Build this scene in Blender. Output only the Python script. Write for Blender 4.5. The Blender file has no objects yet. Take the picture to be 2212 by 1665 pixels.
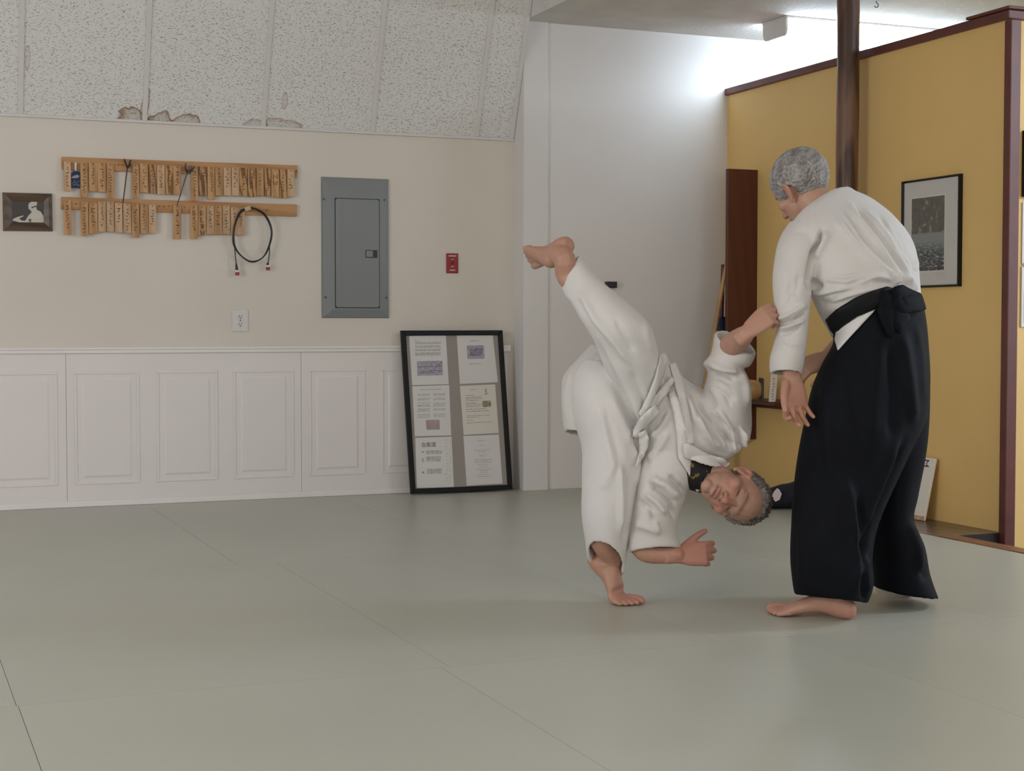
import bpy, bmesh, math, random
import numpy as np
from mathutils import Vector, Matrix

# ------------------------------------------------------------------ camera
F, CX, CY = 3315.0, 1106.0, 832.5
CAM = Vector((0.0, 0.0, 0.926))
PITCH, YAW = math.radians(2.232), math.radians(22.34)
FW = Vector((math.sin(YAW) * math.cos(PITCH), math.cos(YAW) * math.cos(PITCH), -math.sin(PITCH)))
RT = Vector((math.cos(YAW), -math.sin(YAW), 0.0))
UP = RT.cross(FW)
scene = bpy.context.scene
col = scene.collection
cam_data = bpy.data.cameras.new('camera')
cam_data.sensor_width = 36.0
cam_data.lens = 36.0 * F / 2212.0
cam_data.clip_start = 0.05
cam = bpy.data.objects.new('camera', cam_data)
cam.location = CAM
cam.rotation_euler = (math.pi / 2 - PITCH, 0.0, -YAW)
col.objects.link(cam)
scene.camera = cam

# ------------------------------------------------------------------ world, daylight, exposure
world = bpy.data.worlds.new('daylight')
scene.world = world
world.use_nodes = True
bg = world.node_tree.nodes['Background']
bg.inputs['Color'].default_value = (0.80, 0.88, 1.0, 1)
bg.inputs['Strength'].default_value = 1.0
scene.view_settings.view_transform = 'Standard'
scene.view_settings.look = 'None'
scene.view_settings.gamma = 1.0
scene.view_settings.use_curve_mapping = False
scene.view_settings.exposure = -0.49

def window_light(name, loc, rot, sx, sy, power, color):
    """daylight entering through one of the room's window openings"""
    d = bpy.data.lights.new(name, 'AREA')
    d.shape = 'RECTANGLE'; d.size = sx; d.size_y = sy
    d.energy = power; d.color = color
    o = bpy.data.objects.new(name, d)
    o.location = loc; o.rotation_euler = rot
    col.objects.link(o)
    return o
# windows in the wall behind the photographer, and the glazed side door on the right
window_light('window_light_rear', (-0.6, -1.95, 1.75), (math.radians(90), 0, 0), 2.6, 1.5, 60, (1.0, 0.94, 0.87))
window_light('window_light_rear', (3.6, -1.95, 1.75), (math.radians(90), 0, 0), 2.6, 1.5, 60, (1.0, 0.95, 0.90))
window_light('window_light_left', (-3.35, 3.6, 1.65), (math.radians(90), 0, math.radians(-90)), 2.6, 1.5, 120, (0.97, 0.97, 1.0))
window_light('window_light_right', (8.4, 2.6, 1.55), (math.radians(90), 0, math.radians(90)), 2.6, 1.7, 130, (0.78, 0.88, 1.0))

# ------------------------------------------------------------------ projection helpers (photograph pixel -> point on a real plane)
def ray(px, py): return FW + RT * ((px - CX) / F) - UP * ((py - CY) / F)
def at(px, py, d): return CAM + ray(px, py) * d
def on_y(px, py, Y):
    r = ray(px, py); return CAM + r * (Y / r.y)
def on_x(px, py, X):
    r = ray(px, py); return CAM + r * (X / r.x)
def on_z(px, py, Z):
    r = ray(px, py); return CAM + r * ((Z - CAM.z) / r.z)

# ------------------------------------------------------------------ materials
MATS = {}
def nodes_of(name):
    m = bpy.data.materials.new(name); m.use_nodes = True
    nt = m.node_tree
    return m, nt, nt.nodes, nt.links, nt.nodes['Principled BSDF']

def mat(name, color, rough=0.6, var=0.06, scale=6.0, bump=0.0, bscale=120.0, metal=0.0, spec=0.5, stretch=None, detail=4, sheen=0.0, coat=0.0, contrast=None, bdist=0.004):
    """plain surface: base colour with soft noise variation and fine bump"""
    m, nt, N, L, B = nodes_of(name)
    tc = N.new('ShaderNodeTexCoord')
    src = tc.outputs['Object']
    if stretch:
        mp = N.new('ShaderNodeMapping'); mp.inputs['Scale'].default_value = stretch
        L.new(src, mp.inputs['Vector']); src = mp.outputs['Vector']
    nz = N.new('ShaderNodeTexNoise'); nz.inputs['Scale'].default_value = scale; nz.inputs['Detail'].default_value = detail
    L.new(src, nz.inputs['Vector'])
    rp = N.new('ShaderNodeValToRGB')
    c = Vector(color)
    a = contrast[0] if contrast else c * (1 - var * 1.6)
    b = contrast[1] if contrast else c * (1 + var * 1.2)
    rp.color_ramp.elements[0].position = 0.3; rp.color_ramp.elements[1].position = 0.7
    rp.color_ramp.elements[0].color = (*a, 1); rp.color_ramp.elements[1].color = (*[min(1, v) for v in b], 1)
    L.new(nz.outputs['Fac'], rp.inputs['Fac']); L.new(rp.outputs['Color'], B.inputs['Base Color'])
    B.inputs['Roughness'].default_value = rough; B.inputs['Metallic'].default_value = metal
    B.inputs['Specular IOR Level'].default_value = spec
    if sheen: B.inputs['Sheen Weight'].default_value = sheen
    if coat: B.inputs['Coat Weight'].default_value = coat; B.inputs['Coat Roughness'].default_value = 0.15
    if bump:
        bn = N.new('ShaderNodeTexNoise'); bn.inputs['Scale'].default_value = bscale; bn.inputs['Detail'].default_value = 5
        L.new(src if stretch else tc.outputs['Object'], bn.inputs['Vector'])
        bp = N.new('ShaderNodeBump'); bp.inputs['Strength'].default_value = bump; bp.inputs['Distance'].default_value = bdist
        L.new(bn.outputs['Fac'], bp.inputs['Height']); L.new(bp.outputs['Normal'], B.inputs['Normal'])
    MATS[name] = m
    return m

def wood(name, light, dark, rough=0.55, axis='Z', freq=10.0, rnd=0.0, coat=0.0, dist=3.0):
    """grained wood, grain running along axis; rnd shifts brightness per object"""
    m, nt, N, L, B = nodes_of(name)
    tc = N.new('ShaderNodeTexCoord'); mp = N.new('ShaderNodeMapping'); oi = N.new('ShaderNodeObjectInfo')
    s = {'X': (0.12, 1, 1), 'Y': (1, 0.12, 1), 'Z': (1, 1, 0.12)}[axis]
    mp.inputs['Scale'].default_value = s
    L.new(tc.outputs['Object'], mp.inputs['Vector'])
    add = N.new('ShaderNodeVectorMath'); add.operation = 'ADD'
    mul = N.new('ShaderNodeVectorMath'); mul.operation = 'SCALE'; mul.inputs['Scale'].default_value = 13.7
    cmb = N.new('ShaderNodeCombineXYZ')
    for k in range(3): L.new(oi.outputs['Random'], cmb.inputs[k])
    L.new(cmb.outputs[0], mul.inputs[0]); L.new(mp.outputs[0], add.inputs[0]); L.new(mul.outputs[0], add.inputs[1])
    wv = N.new('ShaderNodeTexWave'); wv.inputs['Scale'].default_value = freq; wv.inputs['Distortion'].default_value = dist
    wv.inputs['Detail'].default_value = 3; wv.inputs['Detail Scale'].default_value = 1.5
    wv.bands_direction = 'DIAGONAL'
    L.new(add.outputs[0], wv.inputs['Vector'])
    rp = N.new('ShaderNodeValToRGB')
    rp.color_ramp.elements[0].position = 0.25; rp.color_ramp.elements[1].position = 0.85
    rp.color_ramp.elements[0].color = (*light, 1); rp.color_ramp.elements[1].color = (*dark, 1)
    L.new(wv.outputs['Fac'], rp.inputs['Fac'])
    hsv = N.new('ShaderNodeHueSaturation')
    mr = N.new('ShaderNodeMapRange'); mr.inputs['To Min'].default_value = 1 - rnd; mr.inputs['To Max'].default_value = 1 + rnd
    L.new(oi.outputs['Random'], mr.inputs['Value']); L.new(mr.outputs[0], hsv.inputs['Value'])
    L.new(rp.outputs['Color'], hsv.inputs['Color']); L.new(hsv.outputs['Color'], B.inputs['Base Color'])
    B.inputs['Roughness'].default_value = rough
    if coat: B.inputs['Coat Weight'].default_value = coat; B.inputs['Coat Roughness'].default_value = 0.12
    bp = N.new('ShaderNodeBump'); bp.inputs['Strength'].default_value = 0.12; bp.inputs['Distance'].default_value = 0.002
    L.new(wv.outputs['Fac'], bp.inputs['Height']); L.new(bp.outputs['Normal'], B.inputs['Normal'])
    MATS[name] = m
    return m

mat('paint_beige', (0.74, 0.675, 0.600), 0.75, 0.025, 1.3, 0.12, 90)
mat('paint_white', (0.76, 0.735, 0.72), 0.7, 0.02, 1.5, 0.10, 90)
mat('wainscot_white', (0.83, 0.775, 0.75), 0.55, 0.015, 2.0, 0.05, 120)
mat('trim_white', (0.87, 0.82, 0.80), 0.45, 0.015, 3.0)
mat('plaster_ceiling', (0.70, 0.68, 0.65), 0.85, 0.05, 5.0, 0.5, 45, bdist=0.01)
mat('batten_white', (0.70, 0.675, 0.65), 0.5, 0.03, 3.0)
mat('paint_yellow', (0.79, 0.525, 0.195), 0.62, 0.03, 1.6, 0.08, 70)
mat('trim_maroon', (0.125, 0.034, 0.024), 0.45, 0.12, 8.0, 0.1, 40)
mat('subfloor', (0.10, 0.075, 0.05), 0.8)
mat('black_frame', (0.008, 0.008, 0.009), 0.4, 0.1, spec=0.25)
mat('metal_grey', (0.235, 0.25, 0.255), 0.42, 0.03, 2.0, 0.03, 200, metal=0.0, spec=0.5)
mat('metal_dark', (0.028, 0.028, 0.03), 0.4, 0.1)
mat('screw', (0.09, 0.09, 0.09), 0.35, metal=0.6)
mat('red_plate', (0.30, 0.012, 0.018), 0.35, 0.05)
mat('plastic_white', (0.70, 0.67, 0.64), 0.35, 0.01)
mat('slot_dark', (0.04, 0.035, 0.03), 0.7)
mat('print_white', (0.66, 0.58, 0.56), 0.6)
mat('paper', (0.80, 0.775, 0.75), 0.8, 0.02, 4.0)
mat('paper_ivory', (0.80, 0.755, 0.68), 0.8, 0.02, 4.0)
mat('backing_grey', (0.36, 0.325, 0.29), 0.85, 0.03)
mat('ink_grey', (0.30, 0.30, 0.32), 0.8, 0.3, 300)
mat('ink_dark', (0.05, 0.045, 0.05), 0.8, 0.2, 200)
mat('ink_brown', (0.10, 0.045, 0.018), 0.7, 0.25, 60)
mat('print_lilac', (0.40, 0.37, 0.46), 0.7, 0.4, 60, stretch=(1, 1, 4), contrast=((0.20, 0.18, 0.26), (0.62, 0.59, 0.66)))
mat('print_violet', (0.30, 0.26, 0.36), 0.7, 0.3, 40)
mat('print_rose', (0.48, 0.36, 0.33), 0.7, 0.2, 12)
mat('print_photo', (0.30, 0.2, 0.12), 0.7, 0.5, 90, contrast=((0.06, 0.045, 0.03), (0.62, 0.50, 0.30)))
mat('photo_dark', (0.022, 0.019, 0.018), 0.45, 0.3, 30)
mat('photo_white', (0.62, 0.60, 0.52), 0.5, 0.05, 60)
mat('photo_mid', (0.10, 0.095, 0.085), 0.5, 0.2, 60)
mat('navy_cloth', (0.008, 0.010, 0.022), 0.85, 0.2, 30, 0.2, 400)
mat('blue_cloth', (0.010, 0.030, 0.095), 0.7, 0.2, 40, 0.2, 400)
mat('charm_blue', (0.012, 0.022, 0.075), 0.6, 0.2, 60)
mat('charm_silver', (0.30, 0.32, 0.30), 0.5, 0.1, 80)
mat('cord_white', (0.72, 0.71, 0.68), 0.7)
mat('cable_black', (0.022, 0.019, 0.018), 0.45, 0.2)
mat('cable_grey', (0.075, 0.072, 0.068), 0.45, 0.2)
mat('masking_tape', (0.62, 0.50, 0.30), 0.7, 0.1, 60)
mat('diamond_white', (0.68, 0.58, 0.60), 0.7)
mat('hook_metal', (0.10, 0.10, 0.10), 0.35, 0.2, metal=0.7)
mat('mount_white', (0.66, 0.63, 0.585), 0.8, 0.02)
wood('wood_rack', (0.52, 0.275, 0.11), (0.43, 0.21, 0.078), 0.55, 'X', 9)
wood('wood_tag', (0.56, 0.32, 0.145), (0.45, 0.235, 0.095), 0.6, 'Z', 14, 0.10, dist=2)
wood('wood_tag_pale', (0.60, 0.395, 0.235), (0.51, 0.315, 0.175), 0.6, 'Z', 12, 0.08)
wood('wood_tag_grain', (0.54, 0.30, 0.125), (0.22, 0.10, 0.035), 0.6, 'Z', 22, 0.12, dist=9)
wood('wood_walnut', (0.11, 0.066, 0.042), (0.065, 0.038, 0.024), 0.4, 'X', 10)
wood('wood_mahogany', (0.105, 0.028, 0.012), (0.092, 0.023, 0.010), 0.42, 'Z', 8)
wood('wood_post', (0.175, 0.088, 0.050), (0.062, 0.027, 0.014), 0.42, 'Z', 6, coat=0.08, dist=5)
wood('wood_floor', (0.26, 0.115, 0.055), (0.17, 0.07, 0.032), 0.4, 'Y', 10)
wood('wood_platform', (0.155, 0.105, 0.07), (0.11, 0.07, 0.045), 0.3, 'Y', 7)
wood('wood_staff', (0.50, 0.30, 0.12), (0.40, 0.22, 0.08), 0.45, 'Z', 6)

def mat_tiles():
    """fissured white ceiling tile with brown water stains along the bottom edge"""
    m, nt, N, L, B = nodes_of('tile_fissured')
    geo = N.new('ShaderNodeNewGeometry')
    nz = N.new('ShaderNodeTexNoise'); nz.inputs['Scale'].default_value = 125; nz.inputs['Detail'].default_value = 3
    mpf = N.new('ShaderNodeMapping'); mpf.inputs['Rotation'].default_value = (0, 0.7, 0); mpf.inputs['Scale'].default_value = (0.7, 1, 1.7)
    L.new(geo.outputs['Position'], mpf.inputs['Vector']); L.new(mpf.outputs[0], nz.inputs['Vector'])
    r1 = N.new('ShaderNodeValToRGB'); r1.color_ramp.elements[0].position = 0.28; r1.color_ramp.elements[1].position = 0.40
    L.new(nz.outputs['Fac'], r1.inputs['Fac'])
    bp = N.new('ShaderNodeBump'); bp.inputs['Strength'].default_value = 0.8; bp.inputs['Distance'].default_value = 0.006
    L.new(r1.outputs['Color'], bp.inputs['Height']); L.new(bp.outputs['Normal'], B.inputs['Normal'])
    base = N.new('ShaderNodeMixRGB'); base.inputs['Color1'].default_value = (0.62, 0.60, 0.575, 1); base.inputs['Color2'].default_value = (0.76, 0.745, 0.72, 1)
    L.new(r1.outputs['Color'], base.inputs['Fac'])
    cur = base.outputs['Color']
    # stains: (X, Z, halfwidth, halfheight)
    dn = N.new('ShaderNodeTexNoise'); dn.inputs['Scale'].default_value = 9; dn.inputs['Detail'].default_value = 5
    L.new(geo.outputs['Position'], dn.inputs['Vector'])
    for i, (px, py, hw, hh) in enumerate([(283, 268, 34, 36), (345, 270, 34, 32), (400, 268, 32, 22), (312, 238, 9, 30), (318, 215, 6, 28), (552, 278, 26, 24), (612, 285, 46, 32), (612, 222, 7, 20), (56, 130, 5, 22)]):
        c = on_y(px, py, 8.06); s = 8.6 / F
        mp = N.new('ShaderNodeMapping'); mp.vector_type = 'POINT'
        mp.inputs['Location'].default_value = (-c.x / (hw * s), 0, -c.z / (hh * s)); mp.inputs['Scale'].default_value = (1 / (hw * s), 0, 1 / (hh * s))
        L.new(geo.outputs['Position'], mp.inputs['Vector'])
        ln = N.new('ShaderNodeVectorMath'); ln.operation = 'LENGTH'; L.new(mp.outputs[0], ln.inputs[0])
        ad = N.new('ShaderNodeMath'); ad.operation = 'MULTIPLY_ADD'; ad.inputs[1].default_value = 1.5; L.new(dn.outputs['Fac'], ad.inputs[0]); L.new(ln.outputs['Value'], ad.inputs[2])
        rp = N.new('ShaderNodeValToRGB'); e = rp.color_ramp.elements
        e[0].position = 0.0; e[0].color = (0.16, 0.16, 0.16, 1); e[1].position = 1.0; e[1].color = (0, 0, 0, 1)
        for p, v in ((0.62, 0.28), (0.76, 0.45), (0.84, 1.0), (0.875, 0.0)):
            k = e.new(p); k.color = (v, v, v, 1)
        sc = N.new('ShaderNodeMath'); sc.operation = 'MULTIPLY'; sc.inputs[1].default_value = 0.5; L.new(ad.outputs[0], sc.inputs[0])
        L.new(sc.outputs[0], rp.inputs['Fac'])
        st = 0.9 if i in (0, 1, 2, 3, 4) else 0.6
        fm = N.new('ShaderNodeMath'); fm.operation = 'MULTIPLY'; fm.inputs[1].default_value = st; L.new(rp.outputs['Color'], fm.inputs[0])
        mx = N.new('ShaderNodeMixRGB'); mx.inputs['Color2'].default_value = (0.26, 0.135, 0.05, 1)
        L.new(fm.outputs[0], mx.inputs['Fac']); L.new(cur, mx.inputs['Color1']); cur = mx.outputs['Color']
    L.new(cur, B.inputs['Base Color']); B.inputs['Roughness'].default_value = 0.9
    MATS['tile_fissured'] = m
mat_tiles()

def mat_mat():
    """green-grey vinyl judo mat: fine weave relief, scuffs"""
    m, nt, N, L, B = nodes_of('mat_vinyl')
    geo = N.new('ShaderNodeNewGeometry'); oi = N.new('ShaderNodeObjectInfo')
    nz = N.new('ShaderNodeTexNoise'); nz.inputs['Scale'].default_value = 1.1; nz.inputs['Detail'].default_value = 6
    L.new(geo.outputs['Position'], nz.inputs['Vector'])
    rp = N.new('ShaderNodeValToRGB'); rp.color_ramp.elements[0].position = 0.3; rp.color_ramp.elements[1].position = 0.75
    rp.color_ramp.elements[0].color = (0.43, 0.435, 0.37, 1); rp.color_ramp.elements[1].color = (0.48, 0.48, 0.415, 1)
    L.new(nz.outputs['Fac'], rp.inputs['Fac'])
    # pale scuff streaks
    mp = N.new('ShaderNodeMapping'); mp.inputs['Rotation'].default_value = (0, 0, 0.45); mp.inputs['Scale'].default_value = (1.2, 14, 1)
    L.new(geo.outputs['Position'], mp.inputs['Vector'])
    n2 = N.new('ShaderNodeTexNoise'); n2.inputs['Scale'].default_value = 1.6; n2.inputs['Detail'].default_value = 7; n2.inputs['Roughness'].default_value = 0.65
    L.new(mp.outputs[0], n2.inputs['Vector'])
    r2 = N.new('ShaderNodeValToRGB'); r2.color_ramp.elements[0].position = 0.70; r2.color_ramp.elements[1].position = 0.80
    r2.color_ramp.elements[1].color = (0.4, 0.4, 0.4, 1)
    L.new(n2.outputs['Fac'], r2.inputs['Fac'])
    mx = N.new('ShaderNodeMixRGB'); mx.inputs['Color2'].default_value = (0.60, 0.60, 0.55, 1)
    L.new(r2.outputs['Color'], mx.inputs['Fac']); L.new(rp.outputs['Color'], mx.inputs['Color1'])
    hsv = N.new('ShaderNodeHueSaturation'); mr = N.new('ShaderNodeMapRange'); mr.inputs['To Min'].default_value = 0.97; mr.inputs['To Max'].default_value = 1.03
    L.new(oi.outputs['Random'], mr.inputs['Value']); L.new(mr.outputs[0], hsv.inputs['Value']); L.new(mx.outputs[0], hsv.inputs['Color'])
    L.new(hsv.outputs['Color'], B.inputs['Base Color'])
    B.inputs['Roughness'].default_value = 0.36; B.inputs['Specular IOR Level'].default_value = 0.45
    wv = N.new('ShaderNodeTexNoise'); wv.inputs['Scale'].default_value = 260; wv.inputs['Detail'].default_value = 2
    L.new(geo.outputs['Position'], wv.inputs['Vector'])
    bp = N.new('ShaderNodeBump'); bp.inputs['Strength'].default_value = 0.25; bp.inputs['Distance'].default_value = 0.001
    L.new(wv.outputs['Fac'], bp.inputs['Height']); L.new(bp.outputs['Normal'], B.inputs['Normal'])
    MATS['mat_vinyl'] = m
mat_mat()

def mat_emit(name, color, strength):
    m, nt, N, L, B = nodes_of(name)
    B.inputs['Base Color'].default_value = (0.9, 0.9, 0.9, 1)
    B.inputs['Emission Color'].default_value = (*color, 1); B.inputs['Emission Strength'].default_value = strength
    MATS[name] = m
mat_emit('fill_main', (1.0, 0.95, 0.89), 9.0)  # glow of the unseen fittings added to brighten the near floor
mat_emit('fill_cool', (0.72, 0.86, 1.0), 80.0)  # glow of the unseen fitting added to cool and lift the right floor
mat_emit('lamp_diffuser', (0.70, 0.86, 1.0), 42.0)

def mat_glass(name):
    """thin clear pane: see-through, reflecting more at grazing angles"""
    m, nt, N, L, B = nodes_of(name)
    tr = N.new('ShaderNodeBsdfTransparent'); gl = N.new('ShaderNodeBsdfGlossy'); gl.inputs['Roughness'].default_value = 0.03
    lw = N.new('ShaderNodeLayerWeight'); lw.inputs['Blend'].default_value = 0.5
    pw = N.new('ShaderNodeMath'); pw.operation = 'POWER'; pw.inputs[1].default_value = 4.0; L.new(lw.outputs['Facing'], pw.inputs[0])
    ma = N.new('ShaderNodeMath'); ma.operation = 'MULTIPLY_ADD'; ma.inputs[1].default_value = 0.9; ma.inputs[2].default_value = 0.035; L.new(pw.outputs[0], ma.inputs[0])
    mx = N.new('ShaderNodeMixShader')
    L.new(ma.outputs[0], mx.inputs['Fac']); L.new(tr.outputs[0], mx.inputs[1]); L.new(gl.outputs[0], mx.inputs[2])
    L.new(mx.outputs[0], N['Material Output'].inputs['Surface'])
    MATS[name] = m
mat_glass('glass')

# ------------------------------------------------------------------ object helpers
ORG = {}
def tag(o, label=None, cat=None, group=None, kind=None):
    if label: o['label'] = label
    if cat: o['category'] = cat
    if group: o['group'] = group
    if kind: o['kind'] = kind
    return o

def empty(name, loc, label=None, cat=None, group=None, kind=None, parent=None):
    o = bpy.data.objects.new(name, None); o.empty_display_size = 0.05
    col.objects.link(o); o.location = loc; ORG[o.name] = Vector(loc)
    if parent: o.parent = parent; o.location = Vector(loc) - ORG[parent.name]
    return tag(o, label, cat, group, kind)

def link_mesh(name, verts, faces, m, parent=None, smooth=None, bevel=0.0, origin=None, colors=None):
    """verts in world coordinates -> object with its origin at the bottom centre, parented if asked"""
    v = np.asarray([tuple(p) for p in verts], dtype=float) if not isinstance(verts, np.ndarray) else verts.astype(float)
    if origin is None:
        lo, hi = v.min(0), v.max(0)
        origin = Vector(((lo[0] + hi[0]) / 2, (lo[1] + hi[1]) / 2, lo[2]))
    me = bpy.data.meshes.new(name)
    me.from_pydata((v - np.array(origin)).tolist(), [], faces)
    me.materials.append(MATS[m] if isinstance(m, str) else m)
    o = bpy.data.objects.new(name, me); col.objects.link(o)
    ORG[o.name] = Vector(origin)
    o.location = origin
    if parent is not None:
        o.parent = parent; o.location = Vector(origin) - ORG[parent.name]
    if smooth is not None:
        for p in me.polygons: p.use_smooth = True
        if smooth < 180:
            me.set_sharp_from_angle(angle=math.radians(smooth))
    if bevel:
        b = o.modifiers.new('bevel', 'BEVEL'); b.width = bevel; b.segments = 2; b.limit_method = 'ANGLE'; b.angle_limit = math.radians(40)
    if colors is not None:
        ca = me.color_attributes.new('Col', 'FLOAT_COLOR', 'POINT')
        ca.data.foreach_set('color', np.hstack([colors, np.ones((len(colors), 1))]).astype(np.float32).ravel())
    return o

class MB:
    def __init__(s): s.v = []; s.f = []
    def add(s, v, f):
        n = len(s.v); s.v += [Vector(p) for p in v]; s.f += [[i + n for i in q] for q in f]; return s
    def box(s, x0, x1, y0, y1, z0, z1):
        v = [(x, y, z) for z in (z0, z1) for y in (y0, y1) for x in (x0, x1)]
        return s.add(v, [(0, 2, 3, 1), (4, 5, 7, 6), (0, 1, 5, 4), (2, 6, 7, 3), (0, 4, 6, 2), (1, 3, 7, 5)])
    def obox(s, c, ax, ay, az):
        """box from centre and three half vectors"""
        c, ax, ay, az = map(Vector, (c, ax, ay, az))
        if ax.cross(ay).dot(az) < 0: az = -az
        v = [c + ax * i + ay * j + az * k for k in (-1, 1) for j in (-1, 1) for i in (-1, 1)]
        return s.add(v, [(0, 2, 3, 1), (4, 5, 7, 6), (0, 1, 5, 4), (2, 6, 7, 3), (0, 4, 6, 2), (1, 3, 7, 5)])
    def prism(s, pts, off):
        """closed outline extruded by vector off"""
        off = Vector(off); n = len(pts); P = [Vector(p) for p in pts]
        nrm = Vector((0, 0, 0))
        for i in range(n): nrm += P[i].cross(P[(i + 1) % n])
        if nrm.dot(off) > 0: P.reverse()
        f = [list(range(n)), list(range(2 * n - 1, n - 1, -1))] + [[i, n + i, n + (i + 1) % n, (i + 1) % n] for i in range(n)]
        f = [list(reversed(q)) if k >= 2 else q for k, q in enumerate(f)]
        return s.add(P + [p + off for p in P], [q if k < 2 else list(reversed(q)) for k, q in enumerate(f)])
    def tube(s, path, r, n=8, closed=False, cap=True):
        P = [Vector(p) for p in path]; m = len(P)
        R = r if isinstance(r, (list, tuple)) else [r] * m
        base = len(s.v); prev = None
        for i in range(m):
            a = P[i - 1] if (i > 0 or closed) else P[0]; b = P[(i + 1) % m] if (i < m - 1 or closed) else P[-1]
            t = (b - a).normalized()
            if prev is None:
                ref = Vector((0, 0, 1)) if abs(t.z) < 0.9 else Vector((1, 0, 0)); u = t.cross(ref).normalized()
            else:
                u = (prev - t * prev.dot(t)).normalized()
            prev = u; w = t.cross(u)
            for k in range(n):
                th = 2 * math.pi * k / n; s.v.append(P[i] + (u * math.cos(th) + w * math.sin(th)) * R[i])
        for i in range(m if closed else m - 1):
            j = (i + 1) % m
            for k in range(n):
                s.f.append([base + i * n + k, base + i * n + (k + 1) % n, base + j * n + (k + 1) % n, base + j * n + k])
        if cap and not closed:
            s.f.append([base + k for k in range(n)][::-1]); s.f.append([base + (m - 1) * n + k for k in range(n)])
        return s
    def ribbon(s, path, w, nrm, lift=0.0):
        """flat stroke of width w lying on the plane with normal nrm"""
        nrm = Vector(nrm).normalized(); P = [Vector(p) + nrm * lift for p in path]; base = len(s.v)
        for i, p in enumerate(P):
            t = (P[min(i + 1, len(P) - 1)] - P[max(i - 1, 0)])
            if t.length < 1e-9: t = Vector((0, 0, 1))
            u = nrm.cross(t.normalized()) * (w / 2)
            s.v += [p - u, p + u]
        for i in range(len(P) - 1): s.f.append([base + 2 * i, base + 2 * i + 1, base + 2 * i + 3, base + 2 * i + 2])
        return s
    def build(s, name, m, parent=None, smooth=None, bevel=0.0, **k):
        return link_mesh(name, s.v, s.f, m, parent, smooth, bevel, **k)

def thing(o, label, cat, group=None): return tag(o, label, cat, group)
def structure(o): o['kind'] = 'structure'; return o

# ------------------------------------------------------------------ the room
YB, YW, XC, XY = 8.08, 7.945, 3.33, 4.64      # beige back wall, white far wall, column corner, yellow partition
ZL, ZC = 1.978, 2.62                            # foot of the sloped ceiling, flat ceiling on the right
X0, X1, Y0 = -3.4, 8.5, -2.0
SLOPE = math.radians(70)
ZM = 3.15
floor = structure(MB().box(X0, X1, Y0, 8.3, -0.25, -0.12).build('floor', 'subfloor'))
# mats: (x0, x1, y0, y1)
mats = []
def mat_row(y0, y1, xs): mats.extend((a, b, y0, y1) for a, b in zip(xs[:-1], xs[1:]))
mat_row(5.885, 7.94, [-2.70, -1.71, -0.72, 0.27, 1.262, 2.27, 3.27, 4.28])
mat_row(3.890, 5.885, [-2.70, -1.70, -0.70, 0.292, 1.415, 2.26, 3.255, 4.28])
mat_row(1.890, 3.890, [-2.70, -1.70, -0.70, 0.296, 1.39, 2.485, 3.38, 4.28])
mat_row(-0.10, 1.890, [-2.70, -1.70, -0.70, 0.29, 1.29, 2.29, 3.285, 4.28])
for x0, x1, y0, y1 in mats:
    g = 0.0007
    MB().box(x0 + g, x1 - g, y0 + g, y1 - g, -0.12, 0.0).build('mat', 'mat_vinyl', floor)
MB().box(3.50, 4.28, 7.941, 7.944, -0.12, -0.001).build('mat_filler', 'mat_vinyl', floor)
MB().box(-2.7, XC, 7.941, 8.079, -0.12, -0.001).build('mat_filler', 'mat_vinyl', floor)
MB().box(4.283, 4.375, -0.1, 5.50, -0.12, 0.004).build('border_board', 'wood_floor', floor, bevel=0.004)
# alcove floor at the foot of the yellow wall
structure(MB().box(4.283, XY, 5.50, YW, -0.119, 0.0).build('floor_alcove', 'wood_platform', bevel=0.003))

mat('gap_shade', (0.012, 0.006, 0.005), 0.6)  # near-black colour stands in for shade in the gap before the alcove
structure(MB().box(4.377, XY - 0.028, 5.490, 5.4995, -0.119, -0.001).build('gap_shade_riser', 'gap_shade'))  # facing added to paint the shaded riser dark
MB().box(4.377, XY - 0.028, 5.0, 5.489, -0.119, -0.112).build('gap_shade_sheet', 'gap_shade', floor)  # dark sheet laid over the lower floor as painted shade

# back wall with wainscot
wall_back = structure(MB().box(X0, XC, YB, YB + 0.12, -0.12, ZL + 0.25).build('wall_back', 'paint_beige'))
wall_column = structure(MB().box(XC, 3.48, 7.93, YB + 0.12, -0.12, ZC + 0.01).build('wall_column', 'paint_white', bevel=0.004))
wall_far = structure(MB().box(3.48, X1, YW, YB + 0.12, -0.12, ZC + 0.01).build('wall_far', 'paint_white'))
ZR0, ZR1 = on_y(430, 762, YB).z, on_y(430, 749, YB).z
rail = structure(MB().box(X0, 3.285, YB - 0.022, YB, ZR0, ZR1).build('trim_1', 'trim_white', bevel=0.005))
MB().box(X0, 3.285, YB - 0.030, YB - 0.020, ZR1 - 0.012, ZR1).build('rail_lip', 'trim_white', rail, bevel=0.003)
MB().box(3.20, 3.30, YB - 0.034, YB, ZR0 - 0.004, ZR1 + 0.002).build('rail_end_block', 'trim_white', rail, bevel=0.004)
baseb = structure(MB().box(X0, 3.30, YB - 0.016, YB, -0.001, 0.030).build('baseboard_back', 'trim_white', bevel=0.004))
seams = [on_y(143, 900, YB).x - 2.44, on_y(143, 900, YB).x - 1.22, on_y(143, 900, YB).x, on_y(650, 900, YB).x, on_y(650, 900, YB).x + 1.22]
zp0, zp1 = on_y(400, 1038, YB).z, on_y(400, 800, YB).z
pan = {2: [(160, 301), (337, 470), (503, 634)], 3: [(666, 788), (822, 935)]}
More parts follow.
